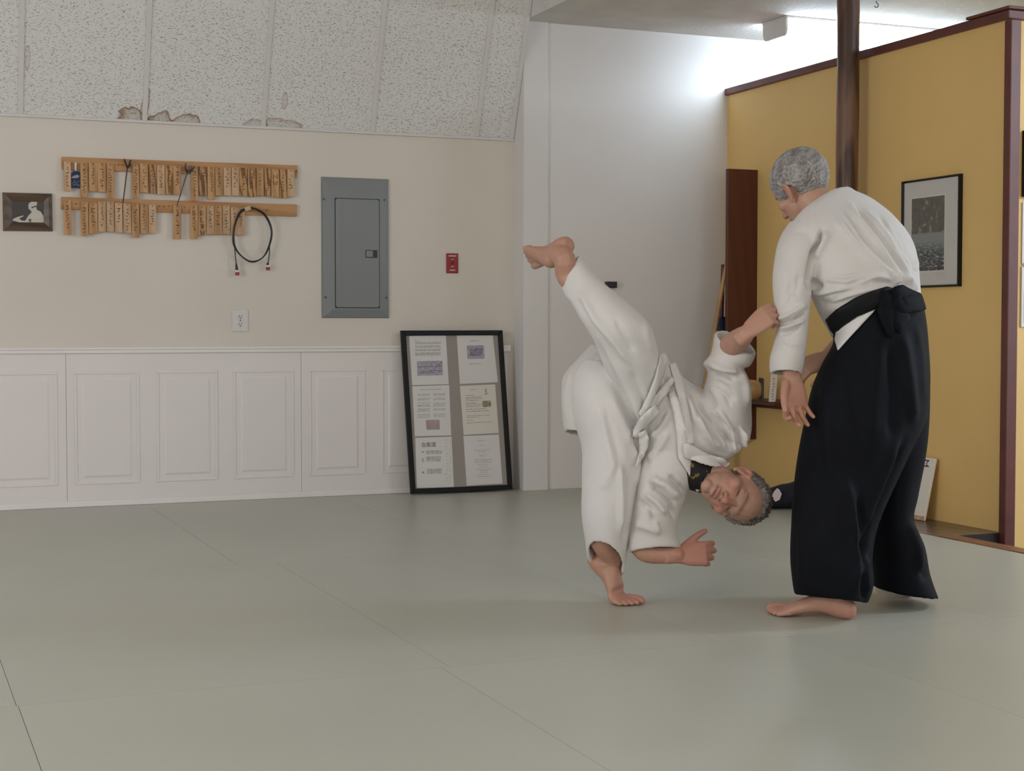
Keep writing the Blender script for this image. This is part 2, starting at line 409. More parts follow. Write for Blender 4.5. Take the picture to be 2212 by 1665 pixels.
for i in range(4):
    a, b = seams[i], min(seams[i + 1], 3.29)
    sh = MB().box(a + 0.0007, b - 0.0007, YB - 0.010, YB, 0.030, ZR0).build('wainscot_sheet', 'wainscot_white', wall_back, bevel=0.0015)
    if i in pan: rects = [(on_y(p, 900, YB).x, on_y(q, 900, YB).x) for p, q in pan[i]]
    else: rects = [(a + 0.045 + k * 0.40, a + 0.045 + k * 0.40 + 0.335) for k in range(3)]
    if i == 1: rects = [(a + 0.03 + k * 0.40, a + 0.03 + k * 0.40 + 0.335) for k in range(2)] + [(on_y(-22, 900, YB).x, on_y(124, 900, YB).x)]
    for x0, x1 in rects:
        m = MB()   # moulded outer bead then a slightly raised field
        def ring(mb, ax0, ax1, az0, az1, w, d):
            y1 = YB - 0.0095; y0 = y1 - d
            mb.box(ax0, ax1, y0, y1, az1 - w, az1); mb.box(ax0, ax1, y0, y1, az0, az0 + w)
            mb.box(ax0, ax0 + w, y0, y1, az0 + w, az1 - w); mb.box(ax1 - w, ax1, y0, y1, az0 + w, az1 - w)
        ring(m, x0, x1, zp0, zp1, 0.014, 0.0048)
        m.build('moulding', 'wainscot_white', sh, bevel=0.004)
        ix = 0.050 if x1 - x0 > 0.3 else 0.045
        y1 = YB - 0.0095; q = 0.012
        o0 = [(x0 + ix - q, y1, zp0 + 0.045 - q), (x1 - ix + q, y1, zp0 + 0.045 - q), (x1 - ix + q, y1, zp1 - 0.045 + q), (x0 + ix - q, y1, zp1 - 0.045 + q)]
        o1 = [(x0 + ix, y1 - 0.005, zp0 + 0.045), (x1 - ix, y1 - 0.005, zp0 + 0.045), (x1 - ix, y1 - 0.005, zp1 - 0.045), (x0 + ix, y1 - 0.005, zp1 - 0.045)]
        MB().add(o0 + o1, [(4, 5, 6, 7), (0, 1, 5, 4), (1, 2, 6, 5), (2, 3, 7, 6), (3, 0, 4, 7)]).build('raised_panel', 'wainscot_white', sh)

# sloped tile ceiling above the back wall
ceiling = structure(MB().box(X0, XC, Y0, YB - (ZM - ZL) / math.tan(SLOPE), ZM, ZM + 0.1).build('ceiling', 'plaster_ceiling'))
sl = Vector((0, -math.cos(SLOPE), math.sin(SLOPE))); sn = Vector((0, -math.sin(SLOPE), -math.cos(SLOPE)))
Ls = (ZM - ZL) / math.sin(SLOPE)
foot = Vector((0, YB, ZL))
ribs = [on_y(44, 252, YB).x, on_y(312, 264, YB).x, on_y(568, 276, YB).x, on_y(804, 287, YB).x, on_y(1028, 299, YB).x]
ribs = [ribs[0] - 0.61 * k for k in range(5, 0, -1)] + ribs
edges = [X0] + ribs + [XC - 0.004]
for a, b in zip(edges[:-1], edges[1:]):
    c = foot + Vector(((a + b) / 2, 0, 0)) + sl * (Ls / 2) - sn * 0.012
    MB().obox(c, ((b - a) / 2 - 0.004, 0, 0), sl * (Ls / 2), sn * 0.012).build('ceiling_tile', 'tile_fissured', ceiling)
for r in ribs:
    c = foot + Vector((r, 0, 0)) + sl * (Ls / 2) + sn * 0.003
    MB().obox(c, (0.0125, 0, 0), sl * (Ls / 2), sn * 0.005).build('batten', 'batten_white', ceiling, bevel=0.002)
MB().obox(foot + Vector((XC - 0.014, 0, 0)) + sl * (Ls / 2) + sn * 0.004, (0.012, 0, 0), sl * (Ls / 2), sn * 0.006).build('edge_angle', 'batten_white', ceiling, bevel=0.002)
structure(MB().box(X0, XC - 0.002, YB - 0.016, YB, ZL - 0.010, ZL + 0.004).build('trim_2', 'batten_white', bevel=0.002))
# flat ceiling on the right, with its fascia
ceil_r = structure(MB().box(XC, X1, Y0, YB + 0.1, ZC, ZC + 0.12).build('ceiling_low', 'plaster_ceiling'))
structure(MB().box(XC, XC + 0.1, Y0, YB + 0.1, ZC + 0.12, ZM + 0.1).build('wall_fascia', 'paint_white'))

# yellow partition and its maroon trim
ZP = 2.285
wall_part = structure(MB().box(XY, XY + 0.10, 5.50, YW, -0.12, ZP).build('wall_partition', 'paint_yellow'))
wall_pf = structure(MB().box(XY + 0.10, X1, 5.50, 5.60, -0.12, ZP).build('wall_partition_front', 'paint_yellow'))
structure(MB().box(XY - 0.022, XY + 0.122, 5.478, YW - 0.002, ZP - 0.005, ZP + 0.035).build('trim_3', 'trim_maroon', bevel=0.005))
structure(MB().box(XY + 0.124, X1, 5.470, 5.625, ZP - 0.010, ZP + 0.033).build('trim_4', 'trim_maroon', bevel=0.005))
structure(MB().box(XY - 0.030, XY + 0.13, 5.468, 5.76, ZP + 0.036, ZP + 0.050).build('trim_5', 'trim_maroon', bevel=0.004))
structure(MB().box(XY - 0.026, XY + 0.030, 5.455, 5.4995, -0.119, ZP - 0.012).build('trim_6', 'trim_maroon', bevel=0.004))
# the rest of the room, behind and beside the photographer, with its window openings
def holed_wall(name, axis, c, t, lo, hi, z1, holes, m):
    """wall on plane axis=c with rectangular window openings (lo, hi, z0, z1)"""
    mb = MB(); cur = lo
    def bx(a, b, za, zb):
        if b - a < 1e-4 or zb - za < 1e-4: return
        if axis == 'y': mb.box(a, b, c, c + t, za, zb)
        else: mb.box(c, c + t, a, b, za, zb)
    for a, b, za, zb in sorted(holes):
        bx(cur, a, -0.12, z1); bx(a, b, -0.12, za); bx(a, b, zb, z1); cur = b
    bx(cur, hi, -0.12, z1)
    return structure(mb.build(name, m))
holed_wall('wall_rear', 'y', Y0 - 0.12, 0.12, X0, X1, ZM + 0.1, [(-1.9, 0.7, 1.0, 2.5), (2.3, 4.9, 1.0, 2.5)], 'paint_beige')
holed_wall('wall_right', 'x', X1, 0.12, Y0, YB, ZM, [(1.3, 3.9, 0.7, 2.4)], 'paint_white')
holed_wall('wall_left', 'x', X0 - 0.12, 0.12, Y0, YB, ZM + 0.1, [(2.3, 4.9, 0.9, 2.4)], 'paint_beige')
def win(name, axis, c, a, b, z0, z1):
    mb = MB(); w = 0.06
    def bx(p, q, r, s):
        if axis == 'y': mb.box(p, q, c - 0.03, c + 0.03, r, s)
        else: mb.box(c - 0.03, c + 0.03, p, q, r, s)
    bx(a, b, z0, z0 + w); bx(a, b, z1 - w, z1); bx(a, a + w, z0 + w, z1 - w); bx(b - w, b, z0 + w, z1 - w)
    mid = (a + b) / 2; bx(mid - 0.025, mid + 0.025, z0 + w, z1 - w)
    structure(mb.build(name, 'trim_white', bevel=0.004))
win('window_1', 'y', Y0 - 0.05, -1.9, 0.7, 1.0, 2.5)
win('window_2', 'y', Y0 - 0.05, 2.3, 4.9, 1.0, 2.5)
win('window_3', 'x', X1 + 0.05, 1.3, 3.9, 0.7, 2.4)
win('window_4', 'x', X0 - 0.05, 2.3, 4.9, 0.9, 2.4)
# ================================================================== objects
rnd = random.Random(7)
# ---------------- dark round post in front of the partition
pc = at(1830.5, 300, 7.75); pc.z = 0
root = empty('post', (pc.x, pc.y, 0), 'dark brown round wooden post rising to the ceiling before yellow wall', 'post')
path = [(pc.x + 0.002 * math.sin(k * 1.3), pc.y, z) for k, z in enumerate(np.linspace(0.001, ZC - 0.001, 14))]
MB().tube(path, [0.0560 + 0.0012 * math.sin(k * 2.1) for k in range(14)], 20).build('shaft', 'wood_post', root, smooth=60)
MB().tube([(pc.x, pc.y, 0.001), (pc.x, pc.y, 0.03)], 0.064, 20).build('foot_collar', 'wood_post', root, smooth=40)

# ---------------- fluorescent ceiling light
root = empty('ceiling_light', (5.2, 7.375, ZC - 0.11), 'long white fluorescent light fitting glowing on the low ceiling', 'light')
def wrap_profile(x, k=1.0):
    yc = 7.375; w = 0.112 * k; h = 0.088 * k; t = ZC - 0.012
    pts = [(-1, 0), (-1, -0.62), (-0.92, -0.88), (-0.78, -1.0), (0.78, -1.0), (0.92, -0.88), (1, -0.62), (1, 0)]
    return [(x, yc + p * w, t + q * h) for p, q in pts]
xa, xb = 4.60, 5.82
MB().prism(wrap_profile(xa + 0.016), (xb - xa - 0.032, 0, 0)).build('diffuser', 'lamp_diffuser', root, smooth=35)
MB().prism(wrap_profile(xa, 1.06), (0.016, 0, 0)).build('end_cap', 'plastic_white', root, bevel=0.002)
MB().prism(wrap_profile(xb - 0.016, 1.06), (0.016, 0, 0)).build('end_cap', 'plastic_white', root, bevel=0.002)
MB().box(xa, xb, 7.25, 7.50, ZC - 0.0125, ZC - 0.0005).build('tray', 'plastic_white', root, bevel=0.002)
# unseen fill fittings added to brighten the near mats and the right floor
for X_, Y_, ZM_, mt_, lab in ((6.0, 3.4, ZC, 'fill_cool', 'added cool fill light, unseen, on the low ceiling over the right side'), (-0.9, 1.6, ZM, 'fill_main', 'added fill light, unseen, on the main ceiling, left of centre'), (1.6, 1.6, ZM, 'fill_main', 'added fill light, unseen, on the main ceiling over the mats')):
    root = empty('ceiling_light', (X_, Y_, ZM_ - 0.1), lab, 'light')
    MB().prism([(X_ - 0.6, Y_ + (p[1] - 7.375), p[2] - ZC + ZM_) for p in wrap_profile(0)], (1.2, 0, 0)).build('diffuser', mt_, root, smooth=35)
    MB().box(X_ - 0.62, X_ + 0.62, Y_ - 0.125, Y_ + 0.125, ZM_ - 0.0115, ZM_ - 0.0005).build('tray', 'plastic_white', root, bevel=0.002)
# ---------------- cup hook in the low ceiling
hk = on_z(1533, 84, ZC)
p = [hk + Vector((0, 0, 0)), hk + Vector((0, 0, -0.012))]
for k in range(10):
    a = math.pi / 2 - k * 0.52
    p.append(hk + Vector((0.010 * math.cos(a) , 0, -0.022 + 0.010 * math.sin(a))))
thing(MB().tube(p, 0.0022, 6).build('cup_hook', 'hook_metal', smooth=60), 'tiny metal cup hook screwed into the low white ceiling', 'hook')
hk = on_z(1893, 2, ZC)
p = [hk + Vector((0, 0, 0)), hk + Vector((0, 0, -0.010))] + [hk + Vector((0.012 * math.cos(math.pi / 2 - k * 0.55), 0, -0.022 + 0.012 * math.sin(math.pi / 2 - k * 0.55))) for k in range(9)]
thing(MB().tube(p, 0.0025, 6).build('cup_hook', 'hook_metal', smooth=60), 'small metal hook in the ceiling just right of the dark post', 'hook')

# ---------------- electrical panel
P0, P1 = on_y(696.5, 687, YB), on_y(838, 387, YB)
x0, x1, z0, z1 = on_y(694, 540, YB).x, on_y(839.5, 540, YB).x, P0.z, P1.z
root = empty('electrical_panel', ((x0 + x1) / 2, YB, z0), 'grey metal electrical panel with a tall door on the beige wall', 'electrical panel')
m = MB(); t = 0.014; q = 0.055
A = [(x0, YB, z0), (x1, YB, z0), (x1, YB, z1), (x0, YB, z1)]
Bq = [(x0 + 0.006, YB - t, z0 + 0.006), (x1 - 0.006, YB - t, z0 + 0.006), (x1 - 0.006, YB - t, z1 - 0.006), (x0 + 0.006, YB - t, z1 - 0.006)]
Cq = [(x0 + q, YB - t - 0.012, z0 + 0.045), (x1 - q, YB - t - 0.012, z0 + 0.045), (x1 - q, YB - t - 0.012, z1 - 0.09), (x0 + q, YB - t - 0.012, z1 - 0.09)]
m.add(A + Bq + Cq, [(0, 1, 5, 4), (1, 2, 6, 5), (2, 3, 7, 6), (3, 0, 4, 7), (4, 5, 9, 8), (5, 6, 10, 9), (6, 7, 11, 10), (7, 4, 8, 11), (8, 9, 10, 11)])
m.build('cover', 'metal_grey', root, smooth=15)
dx0, dx1, dz0, dz1 = on_y(722, 540, YB).x, on_y(815.5, 540, YB).x, on_y(768, 664, YB).z, on_y(768, 431, YB).z
yd = YB - t - 0.012
MB().box(dx0 - 0.004, dx1 + 0.004, yd - 0.0006, yd + 0.001, dz0 - 0.004, dz1 + 0.004).build('door_gap', 'slot_dark', root)
def rrect(xa, xb, za, zb, y, r, n=4):
    pts = []
    for cx, cz, a0 in ((xb - r, zb - r, 0), (xa + r, zb - r, 90), (xa + r, za + r, 180), (xb - r, za + r, 270)):
        for k in range(n + 1):
            a = math.radians(a0 + 90 * k / n); pts.append((cx + r * math.cos(a), y, cz + r * math.sin(a)))
    return pts
door = MB().prism(rrect(dx0, dx1, dz0, dz1, yd - 0.0005, 0.012), (0, -0.005, 0)).build('door', 'metal_grey', root, bevel=0.0012)
MB().box(dx0 + 0.034, dx0 + 0.037, yd - 0.0065, yd - 0.005, dz0 + 0.01, dz1 - 0.01).build('door_crease', 'metal_grey', door)
l0, l1 = on_y(786, 557, YB), on_y(811, 541, YB)
lat = MB().box(l0.x, l1.x, yd - 0.009, yd - 0.004, l0.z, l1.z).build('latch', 'metal_dark', door, bevel=0.001)
MB().box(l0.x + 0.003, l0.x + 0.040, yd - 0.011, yd - 0.008, l0.z + 0.004, l1.z - 0.004).build('latch_slide', 'metal_grey', door, bevel=0.001)
for px, py in ((699, 430), (830, 432), (703, 642), (834, 643)):
    c = on_y(px, py, YB - t - 0.003)
    MB().tube([c, c + Vector((0, -0.006, 0))], 0.006, 10).build('screw', 'screw', root, smooth=40)

# ---------------- red emergency plate
c0, c1 = on_y(963.5, 590, YB), on_y(989, 547.5, YB)
root = empty('wall_plate', ((c0.x + c1.x) / 2, YB, c0.z), 'small red wall plate with white lettering right of the grey panel', 'wall plate')
MB().box(c0.x, c1.x, YB - 0.008, YB, c0.z, c1.z).build('plate', 'red_plate', root, bevel=0.003)
m = MB(); w = c1.x - c0.x; h = c1.z - c0.z; xc = (c0.x + c1.x) / 2
for fz, fw, fh, sl_ in ((0.87, 0.66, 0.055, 0.0), (0.70, 0.18, 0.04, 0.012), (0.34, 0.22, 0.04, 0.012), (0.155, 0.46, 0.05, 0.008)):
    zc = c0.z + fz * h
    MB().add([(xc - fw * w / 2 - sl_ * 0.3, YB - 0.0086, zc - fh * h / 2), (xc + fw * w / 2 - sl_ * 0.3, YB - 0.0086, zc - fh * h / 2), (xc + fw * w / 2 + sl_ * 0.3, YB - 0.0086, zc + fh * h / 2), (xc - fw * w / 2 + sl_ * 0.3, YB - 0.0086, zc + fh * h / 2)], [(0, 1, 2, 3)]).build('lettering', 'print_white', root)
MB().box(xc - 0.007, xc + 0.007, YB - 0.010, YB - 0.008, c0.z + 0.40 * h, c0.z + 0.62 * h).build('switch_slot', 'red_plate', root, bevel=0.001)
MB().obox((xc, YB - 0.014, c0.z + 0.53 * h), (0.004, 0, 0), (0, 0.006, 0.004), (0, -0.003, 0.005)).build('toggle', 'red_plate', root, bevel=0.001)

# ---------------- duplex outlet
c0, c1 = on_y(501.5, 716, YB), on_y(535.5, 669, YB)
root = empty('wall_outlet', ((c0.x + c1.x) / 2, YB, c0.z), 'white duplex wall outlet above the chair rail', 'outlet')
MB().box(c0.x, c1.x, YB - 0.007, YB, c0.z, c1.z).build('cover_plate', 'plastic_white', root, bevel=0.003)
xc = (c0.x + c1.x) / 2; zc = (c0.z + c1.z) / 2
for s in (-1, 1):
    zz = zc + s * 0.020
    f = MB().prism(rrect(xc - 0.016, xc + 0.016, zz - 0.014, zz + 0.014, YB - 0.007, 0.009), (0, -0.002, 0)).build('socket', 'plastic_white', root, bevel=0.0006)
    for k in (-1, 1): MB().box(xc + k * 0.0065 - 0.0013, xc + k * 0.0065 + 0.0013, YB - 0.0096, YB - 0.0088, zz - 0.002, zz + 0.008).build('slot', 'slot_dark', f)
    MB().box(xc - 0.003, xc + 0.003, YB - 0.0096, YB - 0.0088, zz - 0.010, zz - 0.005).build('slot', 'slot_dark', f)
MB().tube([(xc, YB - 0.0068, zc), (xc, YB - 0.0092, zc)], 0.003, 8).build('screw', 'screw', root, smooth=40)

# ---------------- small dark box on the white far wall
c0, c1 = on_y(1306, 622, YW), on_y(1327.5, 608.5, YW)
o = MB().box(c0.x, c1.x, YW - 0.035, YW, c0.z, c1.z); o.box(c0.x + 0.006, c1.x - 0.006, YW - 0.040, YW - 0.034, c0.z + 0.006, c1.z - 0.006)
thing(o.build('wall_sensor', 'metal_dark', bevel=0.002), 'small black box fixed on the white wall behind the kicking leg', 'wall box')

# ---------------- name-tag racks
def crop(x, y): return (x / 3.2529, 320 + y / 3.2529)
YR = YB - 0.018
def rack(name, pts, label):
    q = [on_y(*crop(*p), YR) for p in pts]
    c = sum(q, Vector()) / 4
    root = empty(name, (c.x, YB, min(p.z for p in q)), label, 'rack', 'name tag racks')
    MB().prism(q, (0, 0.018, 0)).build('board', 'wood_rack', root, bevel=0.0015)
    return root
rack_u = rack('tag_rack', [(434, 60), (2092, 121), (2090, 207), (436, 148)], 'upper pine rack holding a row of wooden name tags')
rack_l = rack('tag_rack', [(432, 342), (2087, 396), (2087, 479), (430, 428)], 'lower pine rack with name tags and an empty right end')
up = [(446, 496, 92, 302, 1), (563, 616, 105, 345, 0), (622, 682, 100, 305, 0), (682, 742, 104, 310, 0), (748, 800, 105, 350, 0), (928, 975, 110, 355, 0), (980, 1038, 108, 312, 0), (1045, 1098, 115, 320, 2), (1102, 1156, 120, 325, 1), (1160, 1212, 122, 325, 2), (1214, 1270, 125, 330, 0), (1338, 1390, 125, 372, 0), (1396, 1450, 128, 335, 2), (1456, 1506, 130, 362, 0), (1510, 1564, 134, 335, 0), (1568, 1622, 138, 335, 1), (1626, 1678, 136, 335, 1), (1680, 1734, 138, 338, 2), (1740, 1796, 140, 342, 2), (1800, 1850, 140, 335, 0), (1856, 1900, 142, 338, 2), (1904, 1958, 146, 345, 0), (1962, 2012, 148, 352, 2), (2016, 2068, 150, 342, 1)]
lo = [(448, 498, 365, 610, 0), (566, 618, 378, 618, 0), (624, 684, 385, 602, 0), (688, 742, 375, 588, 1), (748, 800, 378, 588, 1), (806, 858, 385, 594, 1), (864, 920, 388, 598, 1), (924, 976, 390, 628, 0), (984, 1038, 395, 602, 0), (1042, 1096, 396, 598, 1), (1216, 1270, 396, 638, 0), (1336, 1388, 405, 638, 0), (1392, 1446, 402, 612, 0), (1450, 1502, 405, 606, 1), (1504, 1558, 405, 608, 0), (1562, 1614, 402, 605, 3), (1620, 1664, 415, 610, 1), (1664, 1718, 420, 612, 1)]
ORD = ['first', 'second', 'third', 'fourth', 'fifth', 'sixth', 'seventh', 'eighth', 'ninth', 'tenth', 'eleventh', 'twelfth', 'thirteenth', 'fourteenth', 'fifteenth', 'sixteenth', 'seventeenth', 'eighteenth', 'nineteenth', 'twentieth', 'twenty-first', 'twenty-second', 'twenty-third', 'twenty-fourth']
GLYPH = {'2': [(0, .8), (.3, 1), (.8, .95), (.8, .65), (0, 0), (1, .05)], '3': [(0, 1), (.9, 1), (.4, .6), (.9, .35), (.6, 0), (0, .1)], '5': [(.9, 1), (.1, .95), (.1, .55), (.8, .55), (.9, .2), (.4, 0), (0, .1)],
         'B': [(0, 0), (0, 1), (.7, .9), (.1, .55), (.8, .3), (0, 0)], 'L': [(.1, 1), (.1, 0), (.8, 0)], '8': [(.5, .5), (.1, .8), (.5, 1), (.9, .8), (.1, .2), (.5, 0), (.9, .25), (.5, .5)], 'W': [(0, 1), (.2, 0), (.5, .6), (.8, 0), (1, 1)],
         'M': [(0, 0), (.1, 1), (.5, .3), (.9, 1), (1, 0)], 'E': [(.9, 1), (.1, 1), (.1, .5), (.7, .5), (.1, .5), (.1, 0), (.9, 0)], 'J': [(0, 1), (1, 1), (.6, .9), (.55, .1), (.1, .2)]}
SPECIAL_L = {0: '3', 1: '2', 5: 'J', 11: '5', 12: 'BL8W', 2: 'E', 17: 'L'}
def squiggle(m, x0, x1, z0, z1, y, seed, w, chars=None):
    """vertical handwriting: small strokes running down the tag"""
    r = random.Random(seed); W_ = x1 - x0; zt = z1 - 0.028; n = 0
    if chars:
        gh = 0.020 if len(chars) == 1 else 0.024
        for ch in chars:
            m.ribbon([(x0 + W_ * (0.2 + 0.6 * u), y, zt - gh + gh * v) for u, v in GLYPH[ch]], w * 1.15, (0, -1, 0)); zt -= gh + 0.010
        if len(chars) > 1: return
    end = z0 + 0.02 + r.random() * 0.035
    while zt > end:
        k = r.randint(3, 5); gh = 0.008 + 0.007 * r.random(); xc = x0 + W_ * (0.5 + 0.1 * (r.random() - 0.5))
        pts = [(xc + W_ * 0.26 * (r.random() - 0.5) * 2, y, zt - gh * (j + 0.5 * r.random()) / k) for j in range(k)]
        m.ribbon(pts, w * (0.7 + 0.4 * r.random()), (0, -1, 0)); zt -= gh + 0.002 + 0.003 * r.random()
TAGM = ['wood_tag', 'wood_tag_pale', 'wood_tag_grain', 'wood_tag_pale']
TONE = ['tan', 'pale', 'dark-grained', 'palest']
def tags(lst, rack_root, where, special):
    for i, (a, b, t_, bt, k) in enumerate(lst):
        yf = YR - 0.003 - 0.0035 * rnd.random()
        q = [on_y(*crop(*p), yf) for p in ((a, t_), (b, t_ + (b - a) * 0.036), (b + 2, bt), (a + 2, bt - 1))]
        ln = 'long ' if (bt - t_) > 225 else ''
        c = sum(q, Vector()) / 4
        nm = ORD[i] if i < len(lst) - 1 else 'last'
        root = empty('name_tag', (c.x, yf, min(p.z for p in q)), f'{ln}{TONE[k]} wooden name tag, {nm} from left on {where} rack', 'name tag', 'wooden name tags')
        tl = (rnd.random() - 0.5) * 0.006
        pts = [p + Vector((0, (tl if j in (2, 3) else 0), 0)) for j, p in enumerate(q)]
        MB().prism(pts, (0, -0.007, 0)).build('slat', TAGM[k], root, bevel=0.0012)
        m = MB(); squiggle(m, min(p.x for p in q) + 0.003, max(p.x for p in q) - 0.003, min(p.z for p in q), max(p.z for p in q), yf - 0.0078 + min(0, tl), 100 * len(lst) + i, 0.0030, special.get(i))
        m.build('handwriting', 'ink_brown' if (i * 7) % 3 or k == 2 else 'ink_dark', root)
        pg = (q[0] + q[1]) / 2 + Vector((0, 0, -0.010))
        MB().tube([pg + Vector((0, 0.004, 0)), pg + Vector((0, -0.013, 0.003))], 0.0022, 6).build('peg', 'hook_metal', rack_root, smooth=60)
tags(up, rack_u, 'upper', {21: 'MW', 11: '2'})
tags(lo, rack_l, 'lower', SPECIAL_L)
for x, y, rk in ((830, 120, rack_u), (858, 122, rack_u), (530, 395, rack_l), (1120, 410, rack_l), (1150, 412, rack_l), (1186, 410, rack_l), (1297, 418, rack_l), (1874, 438, rack_l), (1300, 135, rack_u), (2080, 165, rack_u)):
    pg = on_y(*crop(x, y), YR)
    MB().tube([pg, pg + Vector((0, -0.016, 0.004))], 0.002, 6).build('peg', 'hook_metal', rk, smooth=60)
# ---------------- blue cloth charm
c = on_y(*crop(532, 220), YR - 0.006)
root = empty('cloth_charm', (c.x, c.y, on_y(*crop(532, 280), YR).z), 'small navy cloth charm on a white cord between name tags', 'charm')
q = [on_y(*crop(*p), YR - 0.004) for p in ((500, 278), (566, 281), (566, 180), (553, 165), (532, 158), (512, 166), (500, 182))]
MB().prism(q, (0, -0.008, 0)).build('pouch', 'charm_blue', root, bevel=0.002)
q = [on_y(*crop(*p), YR - 0.0125) for p in ((502, 210), (512, 195), (525, 192), (545, 186), (558, 196), (552, 206), (530, 212))]
MB().prism(q, (0, -0.0006, 0)).build('emblem', 'charm_silver', root)
m = MB()
for k, (x, y, dx, dy) in enumerate([(520, 228, 10, 8), (535, 232, 3, 26), (512, 240, 14, 4), (545, 238, 12, -8), (516, 262, 24, -10), (540, 258, 20, 6), (510, 250, 10, 10), (548, 250, 8, 14)]):
    m.ribbon([on_y(*crop(x, y), YR - 0.013), on_y(*crop(x + dx, y + dy), YR - 0.013)], 0.0018, (0, -1, 0))
tag(m.build('lettering', 'charm_silver', root), kind='stuff')
q = [on_y(*crop(*p), YR - 0.008) for p in ((524, 100), (538, 101), (536, 165), (526, 172))]
MB().prism(q, (0, -0.003, 0)).build('cord', 'cord_white', root, bevel=0.001)
# ---------------- forked hooks with a hanging rod
def fork(label, prongs, rod, rod_r, mname):
    c = on_y(*crop(*rod[0]), YR - 0.02)
    root = empty('forked_hook', (c.x, c.y, on_y(*crop(*rod[-1]), YR).z), label, 'hook', 'forked metal hooks')
    for pr in prongs:
        MB().tube([on_y(*crop(x, y), YR - d) for x, y, d in pr], [0.0045] * (len(pr) - 1) + [0.0035], 8).build('prong', mname, root, smooth=60)
    MB().tube([on_y(*crop(x, y), YR - 0.018 - 0.004 * i) for i, (x, y) in enumerate(rod)], rod_r, 8).build('rod', mname, root, smooth=60)
fork('dark forked hook with straight rod hanging past the upper rack gap', [[(896, 140, .016), (886, 115, .02), (878, 90, .026), (874, 76, .03)], [(896, 140, .016), (906, 118, .022), (914, 98, .026), (921, 82, .03)], [(894, 140, .016), (912, 122, .03), (918, 108, .036)]], [(896, 138), (888, 190), (876, 290), (864, 384)], 0.0030, 'metal_dark')
fork('silver forked hook with slanting rod above the lower rack', [[(1318, 172, .016), (1306, 158, .024), (1302, 130, .030), (1306, 104, .032)], [(1318, 172, .016), (1340, 164, .026), (1356, 146, .034), (1368, 126, .036)], [(1308, 152, .03), (1330, 158, .034), (1350, 140, .038), (1346, 124, .04)]], [(1318, 170), (1300, 220), (1274, 308), (1246, 396)], 0.0026, 'hook_metal')
# ---------------- coiled cable
def crop2(x, y): return (330 + x / 5.945, 330 + y / 5.945)
cc = on_y(*crop2(1275, 1050), YR - 0.012)
root = empty('coiled_cable', (cc.x, cc.y, on_y(*crop2(1090, 1570), YR).z), 'black coiled patch cable with red plugs hanging from lower rack', 'cable')
ringp = [(1215, 712), (1130, 760), (1075, 860), (1040, 1000), (1035, 1130), (1070, 1230), (1150, 1330), (1260, 1392), (1360, 1375), (1440, 1310), (1500, 1180), (1525, 1050), (1505, 920), (1440, 800), (1350, 735), (1260, 705)]
def smooth_loop(pts, n=6):
    out = []; m_ = len(pts)
    for i in range(m_):
        p0, p1, p2, p3 = (np.array(pts[(i + k - 1) % m_], float) for k in range(4))
        for j in range(n):
            t = j / n; out.append(tuple(0.5 * (2 * p1 + (p2 - p0) * t + (2 * p0 - 5 * p1 + 4 * p2 - p3) * t * t + (3 * p1 - p0 - 3 * p2 + p3) * t ** 3)))
    return out
lp = smooth_loop(ringp)
for k, (dx, dy, dep, mt) in enumerate(((0, 0, 0.016, 'cable_black'), (10, -6, 0.024, 'cable_black'), (-9, 10, 0.020, 'cable_grey'), (6, 12, 0.028, 'cable_black'))):
    path = [on_y(*crop2(x + dx * math.sin(i * 0.13 + k), y + dy * math.cos(i * 0.09 + k)), YR - dep) for i, (x, y) in enumerate(lp)]
    MB().tube(path, 0.0026, 8, closed=True).build('loop', mt, root, smooth=80)
for a in ([(1040, 1060), (1052, 1200), (1060, 1330), (1072, 1420)], [(1500, 1180), (1498, 1290), (1490, 1350), (1482, 1410)]):
    MB().tube([on_y(*crop2(*p), YR - 0.014) for p in a], 0.0032, 8).build('tail', 'cable_grey', root, smooth=80)
    e = a[-1]; dx = 8 if e[0] < 1200 else -8; L_ = 1.0 if e[0] < 1200 else 0.35
    p = [on_y(*crop2(e[0] + dx * s, e[1] + s * 85 * L_), YR - 0.014) for s in (0, 0.5, 1)]
    b = MB().tube(p, [0.0040, 0.0065, 0.0080], 8).build('strain_relief', 'cable_black', root, smooth=60)
    c = p[-1]
    MB().box(c.x - 0.010, c.x + 0.012, c.y - 0.006, c.y + 0.006, c.z - 0.012, c.z).build('plug_collar', 'plastic_white', root, bevel=0.0012)
    MB().box(c.x - 0.008, c.x + 0.012, c.y - 0.007, c.y + 0.006, c.z - 0.028, c.z - 0.011).build('plug', 'red_plate', root, bevel=0.0012)
a, b = on_y(*crop2(1180, 730), YR - 0.022), on_y(*crop2(1250, 705), YR - 0.022)
MB().tube([a, (a + b) / 2, b], 0.0125, 10).build('tape_wrap', 'masking_tape', root, smooth=40)
